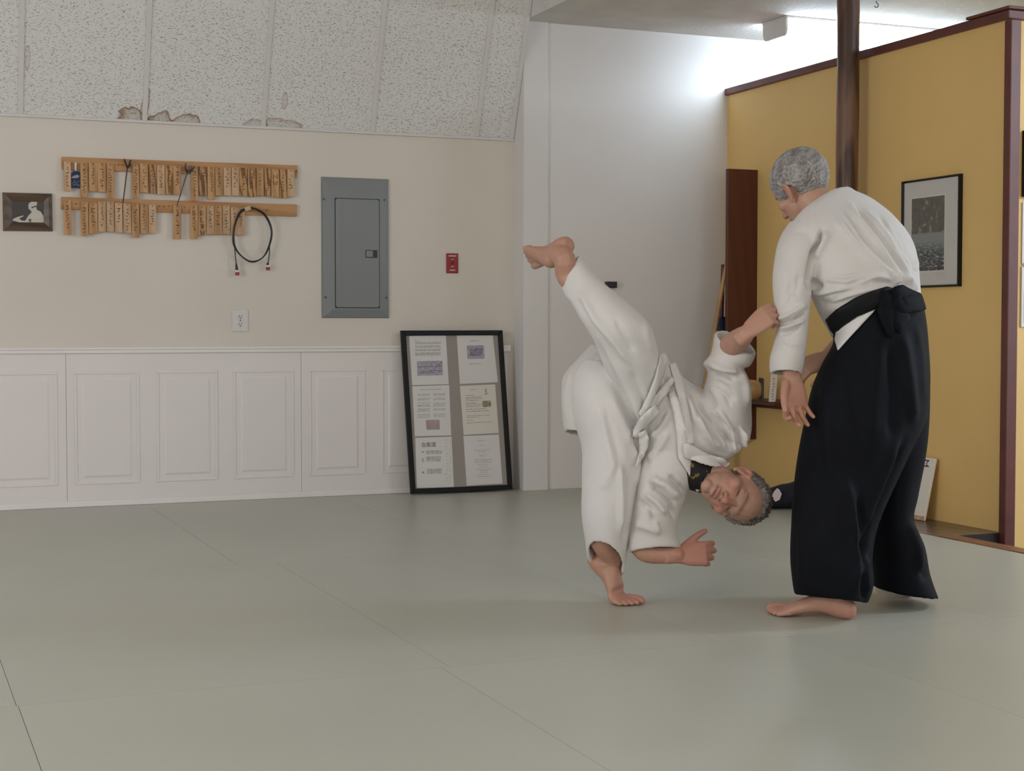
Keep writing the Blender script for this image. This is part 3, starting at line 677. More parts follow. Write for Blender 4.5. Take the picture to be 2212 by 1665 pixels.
# ---------------- small framed photograph
def crop3(x, y): return (x / 6.506, 330 + y / 6.506)
def framed(name, corners, depth, bw, label, cat, m_frame, plane='y', c=YB, inner_lip=None):
    """mitred frame from four corner points (tl, tr, br, bl) lying on a wall plane; returns root and inner corners"""
    n = Vector((0, -1, 0)) if plane == 'y' else Vector((-1, 0, 0))
    tl, tr, br, bl = [Vector(p) for p in corners]
    cen = (tl + tr + br + bl) / 4
    root = empty(name, (cen.x, cen.y, min(bl.z, br.z)), label, cat)
    ux = (tr - tl).normalized(); uz = (tl - bl).normalized()
    o = [tl, tr, br, bl]; s = [(1, -1), (-1, -1), (-1, 1), (1, 1)]
    inn = [p + ux * (bw * a) + uz * (bw * b) for p, (a, b) in zip(o, s)]
    for k in range(4):
        j = (k + 1) % 4
        A, B_, C_, D = o[k], o[j], inn[j], inn[k]
        f0 = [A, B_, C_, D]; f1 = [A + n * depth * 0.85 + (D - A) * 0.12, B_ + n * depth * 0.85 + (C_ - B_) * 0.12, C_ + n * depth * 0.55, D + n * depth * 0.55]
        md = [A + n * depth + (D - A) * 0.45, B_ + n * depth + (C_ - B_) * 0.45]
        m = MB(); v = [A, B_, f1[1], f1[0], md[0], md[1], f1[2], f1[3], C_, D]
        m.add(v, [(0, 1, 2, 3), (3, 2, 5, 4), (4, 5, 6, 7), (7, 6, 8, 9), (0, 9, 8, 1), (0, 3, 4, 7, 9), (1, 8, 6, 5, 2)])
        m.build('frame_side', m_frame, root)
    return root, inn, n
cs = [on_y(*crop3(*p), YB) for p in ((33, 555), (732, 572), (742, 1106), (42, 1100))]
root, inn, n = framed('photo_frame', cs, 0.024, 0.044, 'small brown-framed black and white photograph at the far left', 'picture', 'wood_walnut')
MB().prism([p + n * 0.006 for p in inn], n * 0.002).build('photo_print', 'photo_dark', root)
yv = YB - 0.0088
def flat(name, pts, m_, root, y=yv, fn=crop3):
    q = [on_y(*fn(*p), y) for p in pts]
    return MB().prism(q, (0, -0.0003, 0)).build(name, m_, root)
flat('printed_robe', [(275, 998), (350, 960), (400, 880), (440, 840), (520, 800), (575, 830), (612, 890), (625, 1000)], 'photo_white', root)
flat('printed_head', [(404, 790), (396, 740), (410, 705), (450, 682), (500, 668), (522, 690), (518, 730), (508, 770), (520, 800), (470, 850), (440, 830), (432, 810)], 'photo_white', root, yv - 0.0004)
flat('printed_brow', [(440, 760), (520, 735), (512, 758), (446, 780)], 'photo_mid', root, yv - 0.0008)
flat('printed_arm', [(150, 960), (200, 920), (250, 900), (330, 880), (325, 895), (270, 920), (300, 950), (400, 960), (340, 1000), (230, 965), (175, 952)], 'photo_white', root, yv - 0.0003)
flat('printed_shade', [(392, 935), (440, 925), (436, 985), (414, 965)], 'photo_mid', root, yv - 0.0008)
MB().prism([p + n * 0.0125 for p in inn], n * 0.0015).build('glass', 'glass', root)

# ---------------- large framed display of six sheets leaning on the wall
BL, BR, TR, TL = on_y(885.5, 1066, 7.965), on_y(1105, 1056, 7.965), on_y(1083.5, 711, 8.046), on_y(863.5, 713.5, 8.046)
zoff = min(BL.z, BR.z)
ux = (BR - BL); Wd = ux.length; ux.normalize(); uz0 = (TL - BL); uz = (uz0 - ux * uz0.dot(ux)).normalized(); Hd = uz0.dot(uz)
nn = ux.cross(uz).normalized()
if nn.y > 0: nn = -nn
O = Vector((BL.x, BL.y, 0.004)); shear = uz0.dot(ux) / Hd
def S(u, v, d=0.0): return O + ux * (u + shear * v) + uz * v + nn * d
root = empty('display_frame', (O + ux * Wd / 2)[:], 'tall black poster frame of six printed sheets leaning by column', 'picture frame')
bw = 0.028
for nm, a in (('frame_side', [(0, 0), (Wd, 0), (Wd - bw, bw), (bw, bw)]), ('frame_side', [(0, Hd), (bw, Hd - bw), (Wd - bw, Hd - bw), (Wd, Hd)]), ('frame_side', [(0, 0), (bw, bw), (bw, Hd - bw), (0, Hd)]), ('frame_side', [(Wd, 0), (Wd, Hd), (Wd - bw, Hd - bw), (Wd - bw, bw)])):
    MB().prism([S(u, v, 0.0) for u, v in a], nn * 0.022).build(nm, 'black_frame', root, bevel=0.003)
MB().prism([S(u, v, 0.006) for u, v in ((bw, bw), (Wd - bw, bw), (Wd - bw, Hd - bw), (bw, Hd - bw))], nn * 0.004).build('backing_board', 'backing_grey', root)
def crop4(x, y): return (840 + x / 4.27, 690 + y / 4.27)
def uv4(x, y):
    p = crop4(x, y); r = ray(*p); p0 = S(0, 0, 0.011)
    t = (p0 - CAM).dot(nn) / r.dot(nn); q = CAM + r * t - O
    v = q.dot(uz); return (q.dot(ux) - shear * v, v)
def sheet(pts, mat_, lift=0.0105):
    q = [S(*uv4(*p), lift) for p in pts]
    return MB().prism(q, nn * 0.0007).build('sheet', mat_, root)
def lines(sh, rows, name='text_lines', mt='ink_grey', w=0.0028, seed=1):
    m = MB(); r = random.Random(seed)
    for x0, y0, x1, y1 in rows:
        a, b = S(*uv4(x0, y0), 0.0118), S(*uv4(x1, y1), 0.0118)
        d = b - a; t = 0.0
        while t < 1:      # words
            l = (0.05 + 0.09 * r.random()) * 0.34 / max(d.length, 0.03) * 0.6; e = min(1, t + l)
            m.ribbon([a + d * t, a + d * e], w * (0.75 + 0.4 * r.random()), nn); t = e + 0.0035 / max(d.length, 0.02)
    return m.build(name, mt, sh)
def patch(sh, pts, mt, name='printed_picture', lift=0.0118):
    return MB().prism([S(*uv4(*p), lift) for p in pts], nn * 0.0002).build(name, mt, sh)
s1 = sheet([(187, 152), (526, 145), (552, 596), (216, 605)], 'paper')
lines(s1, [(240, 195, 278, 194)] + [(242, y, 478, y - 3) for y in (214, 224, 246, 256, 278, 288, 310, 320, 330)], seed=1)
pp = patch(s1, [(258, 385), (492, 380), (498, 514), (264, 518)], 'print_lilac')
m = MB()
for a in ([(262, 440), (420, 432), (492, 425)], [(264, 495), (330, 478), (495, 470)], [(310, 495), (420, 488)], [(430, 445), (492, 385)]):
    m.ribbon([S(*uv4(*p), 0.0122) for p in a], 0.0022, nn)
m.build('printed_contour', 'ink_dark', s1)
s2 = sheet([(626, 145), (958, 140), (1006, 578), (655, 594)], 'paper')
lines(s2, [(750, 198, 832, 196), (740, 410, 850, 406)], seed=2)
patch(s2, [(718, 240), (876, 237), (882, 360), (724, 365)], 'print_lilac'); patch(s2, [(742, 268), (862, 264), (864, 335), (748, 340)], 'print_violet', lift=0.0122)
s3 = sheet([(216, 616), (556, 604), (575, 1068), (240, 1076)], 'paper')
lines(s3, [(285, 646, 490, 642)] + [(265, y, 378, y - 2) for y in (690, 702, 730, 742, 770, 790, 800, 825, 836, 848, 876, 888, 902)] + [(410, y - 4, 520, y - 6) for y in (690, 702, 730, 742, 778, 790, 802, 828, 838, 876, 888, 902)], seed=3, mt='ink_grey', w=0.0024)
patch(s3, [(342, 926), (466, 923), (470, 1014), (348, 1018)], 'print_rose')
s4 = sheet([(655, 612), (980, 598), (1014, 1046), (690, 1064)], 'paper_ivory')
lines(s4, [(745, 650, 808, 642)] + [(705 + (y - 690) * 0.06, y, 705 + (y - 690) * 0.06 + L_, y - L_ * 0.05) for y, L_ in ((702, 90), (720, 150), (734, 155), (750, 110), (774, 100), (790, 150), (806, 130), (830, 190), (850, 215), (890, 215), (905, 120), (930, 60), (955, 230))], seed=4, mt='ink_dark', w=0.0018)
patch(s4, [(862, 752), (940, 748), (944, 804), (866, 808)], 'print_photo')
m = MB()
for a in ([(880, 645), (905, 640), (885, 665), (908, 670)], [(892, 640), (898, 690)], [(878, 690), (912, 685)]): m.ribbon([S(*uv4(*p), 0.012) for p in a], 0.0022, nn)
m.build('printed_character', 'ink_dark', s4)
s5 = sheet([(243, 1092), (578, 1080), (600, 1545), (258, 1553)], 'paper')
lines(s5, [(342, y, 492, y - 4) for y in (1215, 1226, 1237)] + [(345, y, 480, y - 4) for y in (1270, 1282, 1294, 1306)] + [(350, y, 490, y - 4) for y in (1382, 1394, 1406, 1418)], seed=5, w=0.0034)
m = MB()
for a in ([(302, 1225), (322, 1216), (318, 1232)], [(304, 1290), (322, 1284), (306, 1310), (326, 1308)], [(308, 1418), (322, 1398), (316, 1416), (328, 1418)]): m.ribbon([S(*uv4(*p), 0.012) for p in a], 0.003, nn)
m.build('printed_numerals', 'ink_dark', s5)
m = MB()
r5 = random.Random(55)
for y in range(1105, 1500, 32):
    for x in (532, 565):
        a = [(x + r5.uniform(-14, 14), y + r5.uniform(-12, 12)) for _ in range(3)]; m.ribbon([S(*uv4(*p), 0.012) for p in a], 0.0016, nn)
m.build('printed_column', 'ink_grey', s5)
# brush title on the lower left sheet
fc = bpy.data.curves.new('brush_title', 'FONT'); fc.body = '合氣道'; fc.size = 0.0135 * 1.0; fc.align_x = 'LEFT'
fo = bpy.data.objects.new('brush_title', fc); col.objects.link(fo)
dg = bpy.context.evaluated_depsgraph_get(); me_t = bpy.data.meshes.new_from_object(fo.evaluated_get(dg)); bpy.data.objects.remove(fo)
if len(me_t.vertices):
    vs = np.array([v.co[:] for v in me_t.vertices]); a, b = uv4(300, 1178), uv4(432, 1128)
    vs = (vs - vs.min(0)); sx = (b[0] - a[0]) / max(vs[:, 0].max(), 1e-6); sy = (b[1] - a[1]) / max(vs[:, 1].max(), 1e-6)
    link_mesh('brush_title', [S(a[0] + p[0] * sx, a[1] + p[1] * sy, 0.0122) for p in vs], [list(p.vertices) for p in me_t.polygons], 'ink_dark', s5)
s6 = sheet([(688, 1075), (1014, 1060), (1048, 1512), (718, 1532)], 'paper')
rows6 = [(818, 1117, 888, 1114)]
for i, (y, L_) in enumerate(((1160, 40), (1205, 130), (1222, 70), (1250, 60), (1264, 40), (1292, 160), (1306, 150), (1320, 160), (1340, 100), (1362, 80), (1382, 150), (1396, 70), (1412, 60), (1432, 120), (1450, 150))):
    x = 858 + i * 1.5; rows6.append((x - L_ / 2, y, x + L_ / 2, y - 3))
lines(s6, rows6, seed=6, w=0.0018)
MB().prism([S(u, v, 0.0145) for u, v in ((bw - 0.004, bw - 0.004), (Wd - bw + 0.004, bw - 0.004), (Wd - bw + 0.004, Hd - bw + 0.004), (bw - 0.004, Hd - bw + 0.004))], nn * 0.002).build('glass', 'glass', root)

# ---------------- framed woodblock-style print on the yellow wall
XP = XY
cs = [on_x(*p, XP - 0.018) for p in ((1948, 390.5), (2073.5, 376), (2068, 618.5), (1950, 618))]
ylo, yhi = min(p.y for p in cs), max(p.y for p in cs); zlo, zhi = cs[2].z, (cs[0].z + cs[1].z) / 2
cs = [Vector((XP, cs[0].y, zhi)), Vector((XP, cs[1].y, zhi)), Vector((XP, cs[2].y - 0.0, zlo)), Vector((XP, cs[0].y, zlo))]
cs[2].y = cs[1].y
root, inn, n = framed('wall_picture', cs, 0.024, 0.011, 'framed landscape print with white mount on the yellow wall', 'picture', 'black_frame', 'x', XP)
MB().prism([p + n * 0.006 for p in inn], n * 0.004).build('mount', 'mount_white', root)
def mat_print():
    m, nt, N, L, B = nodes_of('print_landscape')
    tc = N.new('ShaderNodeTexCoord'); sp = N.new('ShaderNodeSeparateXYZ'); L.new(tc.outputs['Object'], sp.inputs[0])
    nz = N.new('ShaderNodeTexNoise'); nz.inputs['Scale'].default_value = 26; nz.inputs['Detail'].default_value = 5; L.new(tc.outputs['Object'], nz.inputs['Vector'])
    rs = N.new('ShaderNodeValToRGB'); e = rs.color_ramp.elements; e[0].position = 0.35; e[0].color = (0.075, 0.068, 0.055, 1); e[1].position = 0.72; e[1].color = (0.46, 0.38, 0.29, 1); k = e.new(0.55); k.color = (0.12, 0.105, 0.085, 1)
    L.new(nz.outputs['Fac'], rs.inputs['Fac'])
    mp = N.new('ShaderNodeMapping'); mp.inputs['Rotation'].default_value = (0.6, 0, 0); mp.inputs['Scale'].default_value = (1, 1, 3); L.new(tc.outputs['Object'], mp.inputs[0])
    n2 = N.new('ShaderNodeTexNoise'); n2.inputs['Scale'].default_value = 38; n2.inputs['Detail'].default_value = 6; L.new(mp.outputs[0], n2.inputs['Vector'])
    rw = N.new('ShaderNodeValToRGB'); e = rw.color_ramp.elements; e[0].position = 0.40; e[0].color = (0.022, 0.026, 0.030, 1); e[1].position = 0.68; e[1].color = (0.42, 0.46, 0.45, 1); k = e.new(0.52); k.color = (0.075, 0.085, 0.09, 1)
    L.new(n2.outputs['Fac'], rw.inputs['Fac'])
    def mixz(z0, w, ca, cb):
        mr = N.new('ShaderNodeMapRange'); mr.inputs['From Min'].default_value = z0 - w; mr.inputs['From Max'].default_value = z0 + w; L.new(sp.outputs['Z'], mr.inputs['Value'])
        mx = N.new('ShaderNodeMixRGB'); L.new(mr.outputs[0], mx.inputs['Fac'])
        for s_, c_ in ((1, ca), (2, cb)):
            if isinstance(c_, tuple): mx.inputs['Color%d' % s_].default_value = (*c_, 1)
            else: L.new(c_, mx.inputs['Color%d' % s_])
        return mx.outputs['Color']
    c1_ = mixz(0.115, 0.03, rw.outputs['Color'], (0.25, 0.28, 0.265)); c2_ = mixz(0.180, 0.004, c1_, rs.outputs['Color'])
    L.new(c2_, B.inputs['Base Color']); B.inputs['Roughness'].default_value = 0.6
    MATS['print_landscape'] = m
mat_print()
pc0, pc1 = on_x(1970, 432, XP - 0.011), on_x(2039, 583, XP - 0.011)
ph = [Vector((XP - 0.0115, pc0.y, on_x(1970, 430, XP - .011).z)), Vector((XP - 0.0115, pc1.y, on_x(1970, 430, XP - .011).z)), Vector((XP - 0.0115, pc1.y, pc1.z)), Vector((XP - 0.0115, pc0.y, pc1.z))]
MB().prism([p + Vector((0.001, s[0] * 0.006, s[1] * 0.006)) for p, s in zip(ph, ((1, 1), (-1, 1), (-1, -1), (1, -1)))], n * 0.0006).build('mount_bevel', 'paper_ivory', root)
MB().prism(ph, n * 0.0006).build('print', 'print_landscape', root)
MB().prism([p + n * 0.0135 for p in inn], n * 0.0015).build('glass', 'glass', root)

# ---------------- tall mahogany fin board with a shelf on the yellow wall
YFB = 7.60
b0, b1 = on_y(1573, 364, YFB), on_y(1640, 948, YFB)
root = empty('wall_shelf', (XY, YFB, 0.27), 'tall reddish-brown board with a low shelf on the yellow wall', 'shelf')
MB().box(b0.x, XY - 0.0005, YFB, YFB + 0.028, 0.275, b0.z).build('upright_board', 'wood_mahogany', root, bevel=0.003)
zs = on_y(1650, 869, 7.10).z
MB().box(XY - 0.20, XY - 0.0005, 7.10, YFB - 0.0005, zs - 0.020, zs).build('shelf_board', 'wood_mahogany', root, bevel=0.003)
MB().box(XY - 0.05, XY - 0.0005, 7.12, YFB - 0.001, zs - 0.05, zs - 0.0205).build('bracket', 'wood_mahogany', root, bevel=0.002)
# drum and card standing on the shelf
dc = on_y(1636, 838, 7.20); dc.z = zs + 0.062
root = empty('small_drum', (dc.x, 7.2, zs), 'small round wooden drum with black ends on the low shelf', 'drum')
prof = [(-0.055, 0.042), (-0.03, 0.052), (0, 0.055), (0.03, 0.052), (0.055, 0.042)]
dx = Vector((0.93, -0.36, 0)).normalized()
dcen = Vector((dc.x - 0.02, 7.24, zs + 0.0635))
MB().tube([dcen + dx * a for a, _ in prof], [r_ for _, r_ in prof], 20).build('barrel', 'wood_staff', root, smooth=60)
for s in (-1, 1):
    c = dcen + dx * (0.060 * s)
    MB().obox(c, dx * 0.005, dx.cross(Vector((0, 0, 1))) * 0.058, (0, 0, 0.0635)).build('end_plate', 'metal_dark', root, bevel=0.006)
c0, c1 = on_y(1660, 868, 7.14), on_y(1681, 803, 7.16)
cw = on_y(1674, 868, 7.14).x - c0.x
root = empty('name_card', (c0.x, 7.14, zs), 'narrow white card with a column of black characters on shelf', 'card')
c1z = zs + 0.150; sh_ = on_y(1681, 803, 7.16).x - on_y(1674, 868, 7.14).x
q = [Vector((c0.x, 7.135, zs + 0.0005)), Vector((c0.x + cw, 7.135, zs + 0.0005)), Vector((c0.x + cw + sh_, 7.165, c1z)), Vector((c0.x + sh_, 7.165, c1z))]
MB().prism(q, (0, 0.003, 0)).build('card', 'paper', root)
m = MB(); r6 = random.Random(9); nq = (q[1] - q[0]).cross(q[3] - q[0]).normalized()
if nq.y > 0: nq = -nq
for k in range(9):
    v = 0.10 + k * 0.09
    pts = [q[0].lerp(q[1], 0.25 + 0.5 * r6.random()).lerp(q[3].lerp(q[2], 0.25 + 0.5 * r6.random()), v + 0.06 * (r6.random() - .5)) for _ in range(4)]
    m.ribbon(pts, 0.0028, nq, 0.0006)
m.build('characters', 'ink_dark', root)
# ---------------- wooden staff and blue sleeve leaning in the corner
p0, p1, p2, p3 = on_y(1566, 590, 7.66), on_y(1553, 660, 7.67), on_y(1536, 760, 7.68), on_y(1521, 835, 7.68)
d = (p3 - p2).normalized(); k = (p3.z - 0.002) / -d.z
foot_ = p3 + d * k * 0.98; foot_.z = 0.006
root = empty('wooden_staff', foot_[:], 'pale wooden practice sword leaning in corner by reddish board', 'staff')
pts = smooth_loop([tuple(p) for p in (p0 + (p0 - p1) * 0.4, p0, p1, p2, p3, (p3 + foot_) / 2, foot_)], 5)[:31]
MB().tube(pts, [0.010] + [0.0125] * (len(pts) - 1), 10).build('shaft', 'wood_staff', root, smooth=60)
a, b = on_y(1559, 684, 7.72), on_y(1558, 725, 7.72)
dz_ = (b - a).normalized(); fb = Vector((b.x - 0.01, b.y, 0.01))
root = empty('cloth_sleeve', (fb.x, fb.y, 0.005), 'dark blue cloth weapon sleeve leaning beside the pale staff', 'weapon bag')
MB().tube([a, a.lerp(b, 0.3), b, b.lerp(fb, 0.5), fb], [0.020, 0.024, 0.026, 0.026, 0.022], 12).build('sleeve', 'blue_cloth', root, smooth=60)
MB().tube([a - dz_ * 0.30, a + dz_ * 0.02], [0.011, 0.012], 10).build('staff_tip', 'wood_mahogany', root, smooth=60)

# ---------------- navy bag with white diamond on the floor
g0 = on_z(1668, 1091, 0.0); g1 = on_z(1735, 1096, 0.0)
ax = Vector((0.35, -0.94, 0)).normalized()
root = empty('cloth_bag', (g0.x, g0.y, 0), 'dark navy cloth bag with a white diamond on the floor', 'bag')
rings = []; n_ = 14
bc = at(1700, 1066, 7.80); side = Vector((RT.x, RT.y, 0)).normalized(); dep = Vector((FW.x, FW.y, 0)).normalized()
for i in range(12):
    t = i / 11; u = -0.145 + 0.34 * t
    hgt = 0.085 + 0.055 * min(1, t * 1.6) - 0.02 * max(0, t - 0.7); wd = 0.10
    if i == 0: hgt *= 0.7; wd *= 0.7
    if i == 11: hgt *= 0.5; wd *= 0.5
    rings.append([Vector((bc.x, bc.y, 0)) + side * u + dep * (wd * math.cos(a) * (1 + 0.05 * math.sin(3 * a + i))) + Vector((0, 0, max(0.001, hgt * 0.5 + hgt * 0.52 * math.sin(a) * (1 + 0.04 * math.sin(5 * a + 2 * i))))) for a in np.linspace(0, 2 * math.pi, n_, endpoint=False)])
m = MB(); m.v = [p for r_ in rings for p in r_]
for i in range(11):
    for k in range(n_): m.f.append([i * n_ + k, i * n_ + (k + 1) % n_, (i + 1) * n_ + (k + 1) % n_, (i + 1) * n_ + k])
m.f.append(list(range(n_))[::-1]); m.f.append([11 * n_ + k for k in range(n_)])
m.build('sack', 'navy_cloth', root, smooth=80)
q = [at(*p, 7.80 - 0.112) for p in ((1679, 1054), (1684, 1058), (1688.5, 1067), (1684, 1079), (1675, 1083.5), (1671, 1079), (1667.5, 1071), (1672, 1061))]
MB().prism(q, -dep * 0.003).build('diamond_patch', 'diamond_white', root)

# ---------------- cream board leaning at the foot of the yellow wall
bb = on_z(1996, 1122, 0.0)
root = empty('leaning_board', (XY - 0.1, bb.y, 0), 'cream board with black brush drawing leaning on the yellow wall', 'board')
fx = XY - 0.085; tx = XY - 0.030
zt = on_x(2020, 990, tx).z
yb_, yt_ = on_x(1995, 1121, fx).y, on_x(2020.5, 990, tx).y
q = [Vector((fx, yb_, 0.002)), Vector((fx, yb_ + 0.24, 0.002)), Vector((tx, yt_ + 0.24, zt)), Vector((tx, yt_, zt))]
nb = (q[1] - q[0]).cross(q[3] - q[0]).normalized()
if nb.x > 0: nb = -nb
MB().prism(q, nb * -0.014).build('panel', 'paper_ivory', root, bevel=0.004)
def Q(u, v): return q[0].lerp(q[1], u).lerp(q[3].lerp(q[2], u), v)
MB().prism([Q(0, 0), Q(1, 0), Q(1, 0.07), Q(0, 0.07)], nb * 0.003).build('lower_strip', 'wood_tag_pale', root, bevel=0.001)
m = MB()
for a in ([(0.17, .95), (0.42, .955)], [(0.20, .95), (0.24, .90), (0.20, .865)], [(0.36, .95), (0.33, .90), (0.37, .865)], [(0.15, .86), (0.44, .865)], [(0.46, .95), (0.7, .95)], [(0.5, .95), (0.55, .87)], [(.45, .8), (.5, .7), (.43, .62)], [(.5, .5), (.46, .42)], [(.55, .34), (.5, .3)]):
    m.ribbon([Q(*p) for p in a], 0.006, nb, 0.001)
m.build('brush_drawing', 'ink_dark', root)

# ---------------- picture and calendar at the right edge
YP = 5.50
a, b = on_y(2206, 425, YP), on_y(2206, 282, YP)
root = empty('wall_frame', (a.x + 0.15, YP, a.z), 'black-framed picture above the calendar at the right edge', 'picture')
w_ = 0.30; f = 0.018
for (xa_, xb_, za_, zb_) in ((0, w_, 0, f), (0, w_, b.z - a.z - f, b.z - a.z), (0, f, f, b.z - a.z - f), (w_ - f, w_, f, b.z - a.z - f)):
    MB().box(a.x + xa_, a.x + xb_, YP - 0.022, YP - 0.0005, a.z + za_, a.z + zb_).build('frame_side', 'black_frame', root, bevel=0.002)
MB().box(a.x + f, a.x + w_ - f, YP - 0.010, YP - 0.001, a.z + f, b.z - f).build('picture_sheet', 'mount_white', root)
a, b = on_y(2203.5, 706, YP), on_y(2205, 437, YP); mid = on_y(2204, 573, YP).z
root = empty('wall_calendar', (a.x + 0.14, YP, a.z), 'white spiral-bound wall calendar on the right-hand yellow wall', 'calendar')
w_ = 0.28
MB().box(a.x, a.x + w_, YP - 0.008, YP - 0.0008, a.z, mid - 0.004).build('lower_leaf', 'paper', root)
MB().box(a.x + 0.002, a.x + w_, YP - 0.006, YP - 0.0008, mid + 0.004, b.z).build('upper_leaf', 'paper', root)
m = MB()
for k in range(18):
    x = a.x + 0.008 + k * 0.0155
    m.tube([(x, YP - 0.006 - 0.006 * math.cos(t), mid + 0.010 * math.sin(t)) for t in np.linspace(0, 2 * math.pi, 9)[:-1]], 0.0011, 5, closed=True)
m.build('spiral_binding', 'hook_metal', root)
m = MB()
for k in range(5): m.box(a.x + 0.012, a.x + w_ - 0.012, YP - 0.0084, YP - 0.0079, a.z + 0.02 + k * 0.037, a.z + 0.0212 + k * 0.037)
for k in range(8): m.box(a.x + 0.012 + k * 0.036, a.x + 0.0132 + k * 0.036, YP - 0.0084, YP - 0.0079, a.z + 0.02, a.z + 0.17)
m.build('date_grid', 'ink_grey', root)
# ================================================================== people
from mathutils.bvhtree import BVHTree
from mathutils.geometry import delaunay_2d_cdt
fw_, rt_, up_, cam_ = (np.array(v) for v in (FW, RT, UP, CAM))
def AT(px, py, d): return cam_ + (fw_ + rt_ * ((px - CX) / F) - up_ * ((py - CY) / F)) * d
def PROJ(V):
    q = V - cam_; z = q @ fw_
    return np.stack([CX + F * (q @ rt_) / z, CY - F * (q @ up_) / z], 1), z

def catmull(a, n):
    a = np.asarray(a, float); out = []
    for i in range(len(a) - 1):
        p0, p1, p2, p3 = a[max(i - 1, 0)], a[i], a[i + 1], a[min(i + 2, len(a) - 1)]
        for j in range(n):
            t = j / n
            out.append(0.5 * (2 * p1 + (p2 - p0) * t + (2 * p0 - 5 * p1 + 4 * p2 - p3) * t * t + (3 * p1 - p0 - 3 * p2 + p3) * t ** 3))
    out.append(a[-1]); return np.array(out)

def skin_rings(rings):
    """closed tube through a list of equally sized rings (numpy n x 3), capped"""
    n = len(rings[0]); v = np.concatenate(rings + [rings[0].mean(0)[None], rings[-1].mean(0)[None]]); f = []
    for i in range(len(rings) - 1):
        for k in range(n): f.append((i * n + k, i * n + (k + 1) % n, (i + 1) * n + (k + 1) % n, (i + 1) * n + k))
    a, b = len(rings) * n, len(rings) * n + 1; m = (len(rings) - 1) * n
    for k in range(n): f.append((a, (k + 1) % n, k)); f.append((b, m + k, m + (k + 1) % n))
    return v, f

def loft(P, sub=5, n=28, open_end=0, wall=0.014, sq=2.0):
    """P: rows of (Lx, Ly, Rx, Ry, depth, half thickness, near-side skew, tilt). Rings follow two silhouette edges."""
    P = np.array([tuple(p) + (0.0,) * (8 - len(p)) for p in P]); D = catmull(P, sub); rings = []
    th = np.linspace(0, 2 * np.pi, n, endpoint=False)
    cs, sn = np.cos(th), np.sin(th)
    cs = np.sign(cs) * np.abs(cs) ** (2 / sq); sn = np.sign(sn) * np.abs(sn) ** (2 / sq)
    for lx, ly, rx, ry, d, rd, sk, tl in D:
        Lp, Rp = AT(lx, ly, d - sk), AT(rx, ry, d + sk); C = (Lp + Rp) / 2; A = (Rp - Lp) / 2; B = fw_ * rd - up_ * rd * tl
        rings.append(C + cs[:, None] * A + sn[:, None] * B)
    if open_end:
        inner = []
        for r in rings[::-1][:open_end]:
            c = r.mean(0); rad = np.linalg.norm(r - c, axis=1, keepdims=True)
            inner.append(c + (r - c) * np.clip(1 - wall / rad, 0.3, 1))
        rings = rings + inner
    return skin_rings(rings)

def chain(pts, radii, n=16, sub=4, round_end=True):
    """round tube through 3D points"""
    pts = np.array(pts, float); radii = np.array(radii, float)
    D = catmull(np.hstack([pts, radii[:, None]]), sub); p, r = D[:, :3], D[:, 3]
    if round_end:
        t0 = (p[0] - p[1]) / np.linalg.norm(p[0] - p[1]); t1 = (p[-1] - p[-2]) / np.linalg.norm(p[-1] - p[-2])
        q0 = [(p[0] + t0 * r[0] * s, r[0] * math.sqrt(1 - s * s)) for s in (0.92, 0.6)]; q1 = [(p[-1] + t1 * r[-1] * s, r[-1] * math.sqrt(1 - s * s)) for s in (0.6, 0.92)]
        p = np.array([q[0] for q in q0] + list(p) + [q[0] for q in q1]); r = np.array([q[1] for q in q0] + list(r) + [q[1] for q in q1])
    rings = []; prev = None; th = np.linspace(0, 2 * np.pi, n, endpoint=False)
    for i in range(len(p)):
        t = p[min(i + 1, len(p) - 1)] - p[max(i - 1, 0)]; t /= np.linalg.norm(t)
        if prev is None:
            ref = np.array([0, 0, 1.0]) if abs(t[2]) < 0.9 else np.array([1.0, 0, 0]); u = np.cross(t, ref)
        else: u = prev - t * (prev @ t)
        u /= np.linalg.norm(u); prev = u; w = np.cross(t, u)
        rings.append(p[i] + r[i] * (np.cos(th)[:, None] * u + np.sin(th)[:, None] * w))
    return skin_rings(rings)

def ellipsoid(c, r, n=20, m=14):
    rings = []
    for i in range(1, m):
        a = np.pi * i / m; th = np.linspace(0, 2 * np.pi, n, endpoint=False)
        rings.append(np.stack([r[0] * np.sin(a) * np.cos(th), r[1] * np.sin(a) * np.sin(th), np.full(n, r[2] * np.cos(a))], 1) + np.array(c))
    return skin_rings(rings)
def xf(vf, M, o): return (np.asarray(vf[0]) @ np.asarray(M).T + np.asarray(o), vf[1])     # M columns = world axes

def union(parts, voxel, smooth=4, factor=0.5):
    """one continuous skin round all the parts"""
    vs, fs, b = [], [], 0
    for v, f in parts: vs.append(v); fs += [tuple(i + b for i in q) for q in f]; b += len(v)
    me = bpy.data.meshes.new('tmp'); me.from_pydata(np.concatenate(vs).tolist(), [], fs)
    o = bpy.data.objects.new('tmp', me); col.objects.link(o)
    r = o.modifiers.new('r', 'REMESH'); r.mode = 'VOXEL'; r.voxel_size = voxel; r.adaptivity = 0
    if smooth: s = o.modifiers.new('s', 'SMOOTH'); s.iterations = smooth; s.factor = factor
    dg = bpy.context.evaluated_depsgraph_get(); ev = o.evaluated_get(dg); m2 = ev.to_mesh()
    V = np.empty(len(m2.vertices) * 3); m2.vertices.foreach_get('co', V); V = V.reshape(-1, 3)
    lt = np.empty(len(m2.polygons), int); m2.polygons.foreach_get('loop_total', lt)
    li = np.empty(len(m2.loops), int); m2.loops.foreach_get('vertex_index', li)
    ev.to_mesh_clear(); bpy.data.objects.remove(o); bpy.data.meshes.remove(me)
    Fq = li.reshape(-1, 4) if (lt == 4).all() else None
    if Fq is None:
        Fq = []; k = 0
        for t in lt: Fq.append(li[k:k + t]); k += t
        Fq = [list(q) for q in Fq]
    return V, Fq
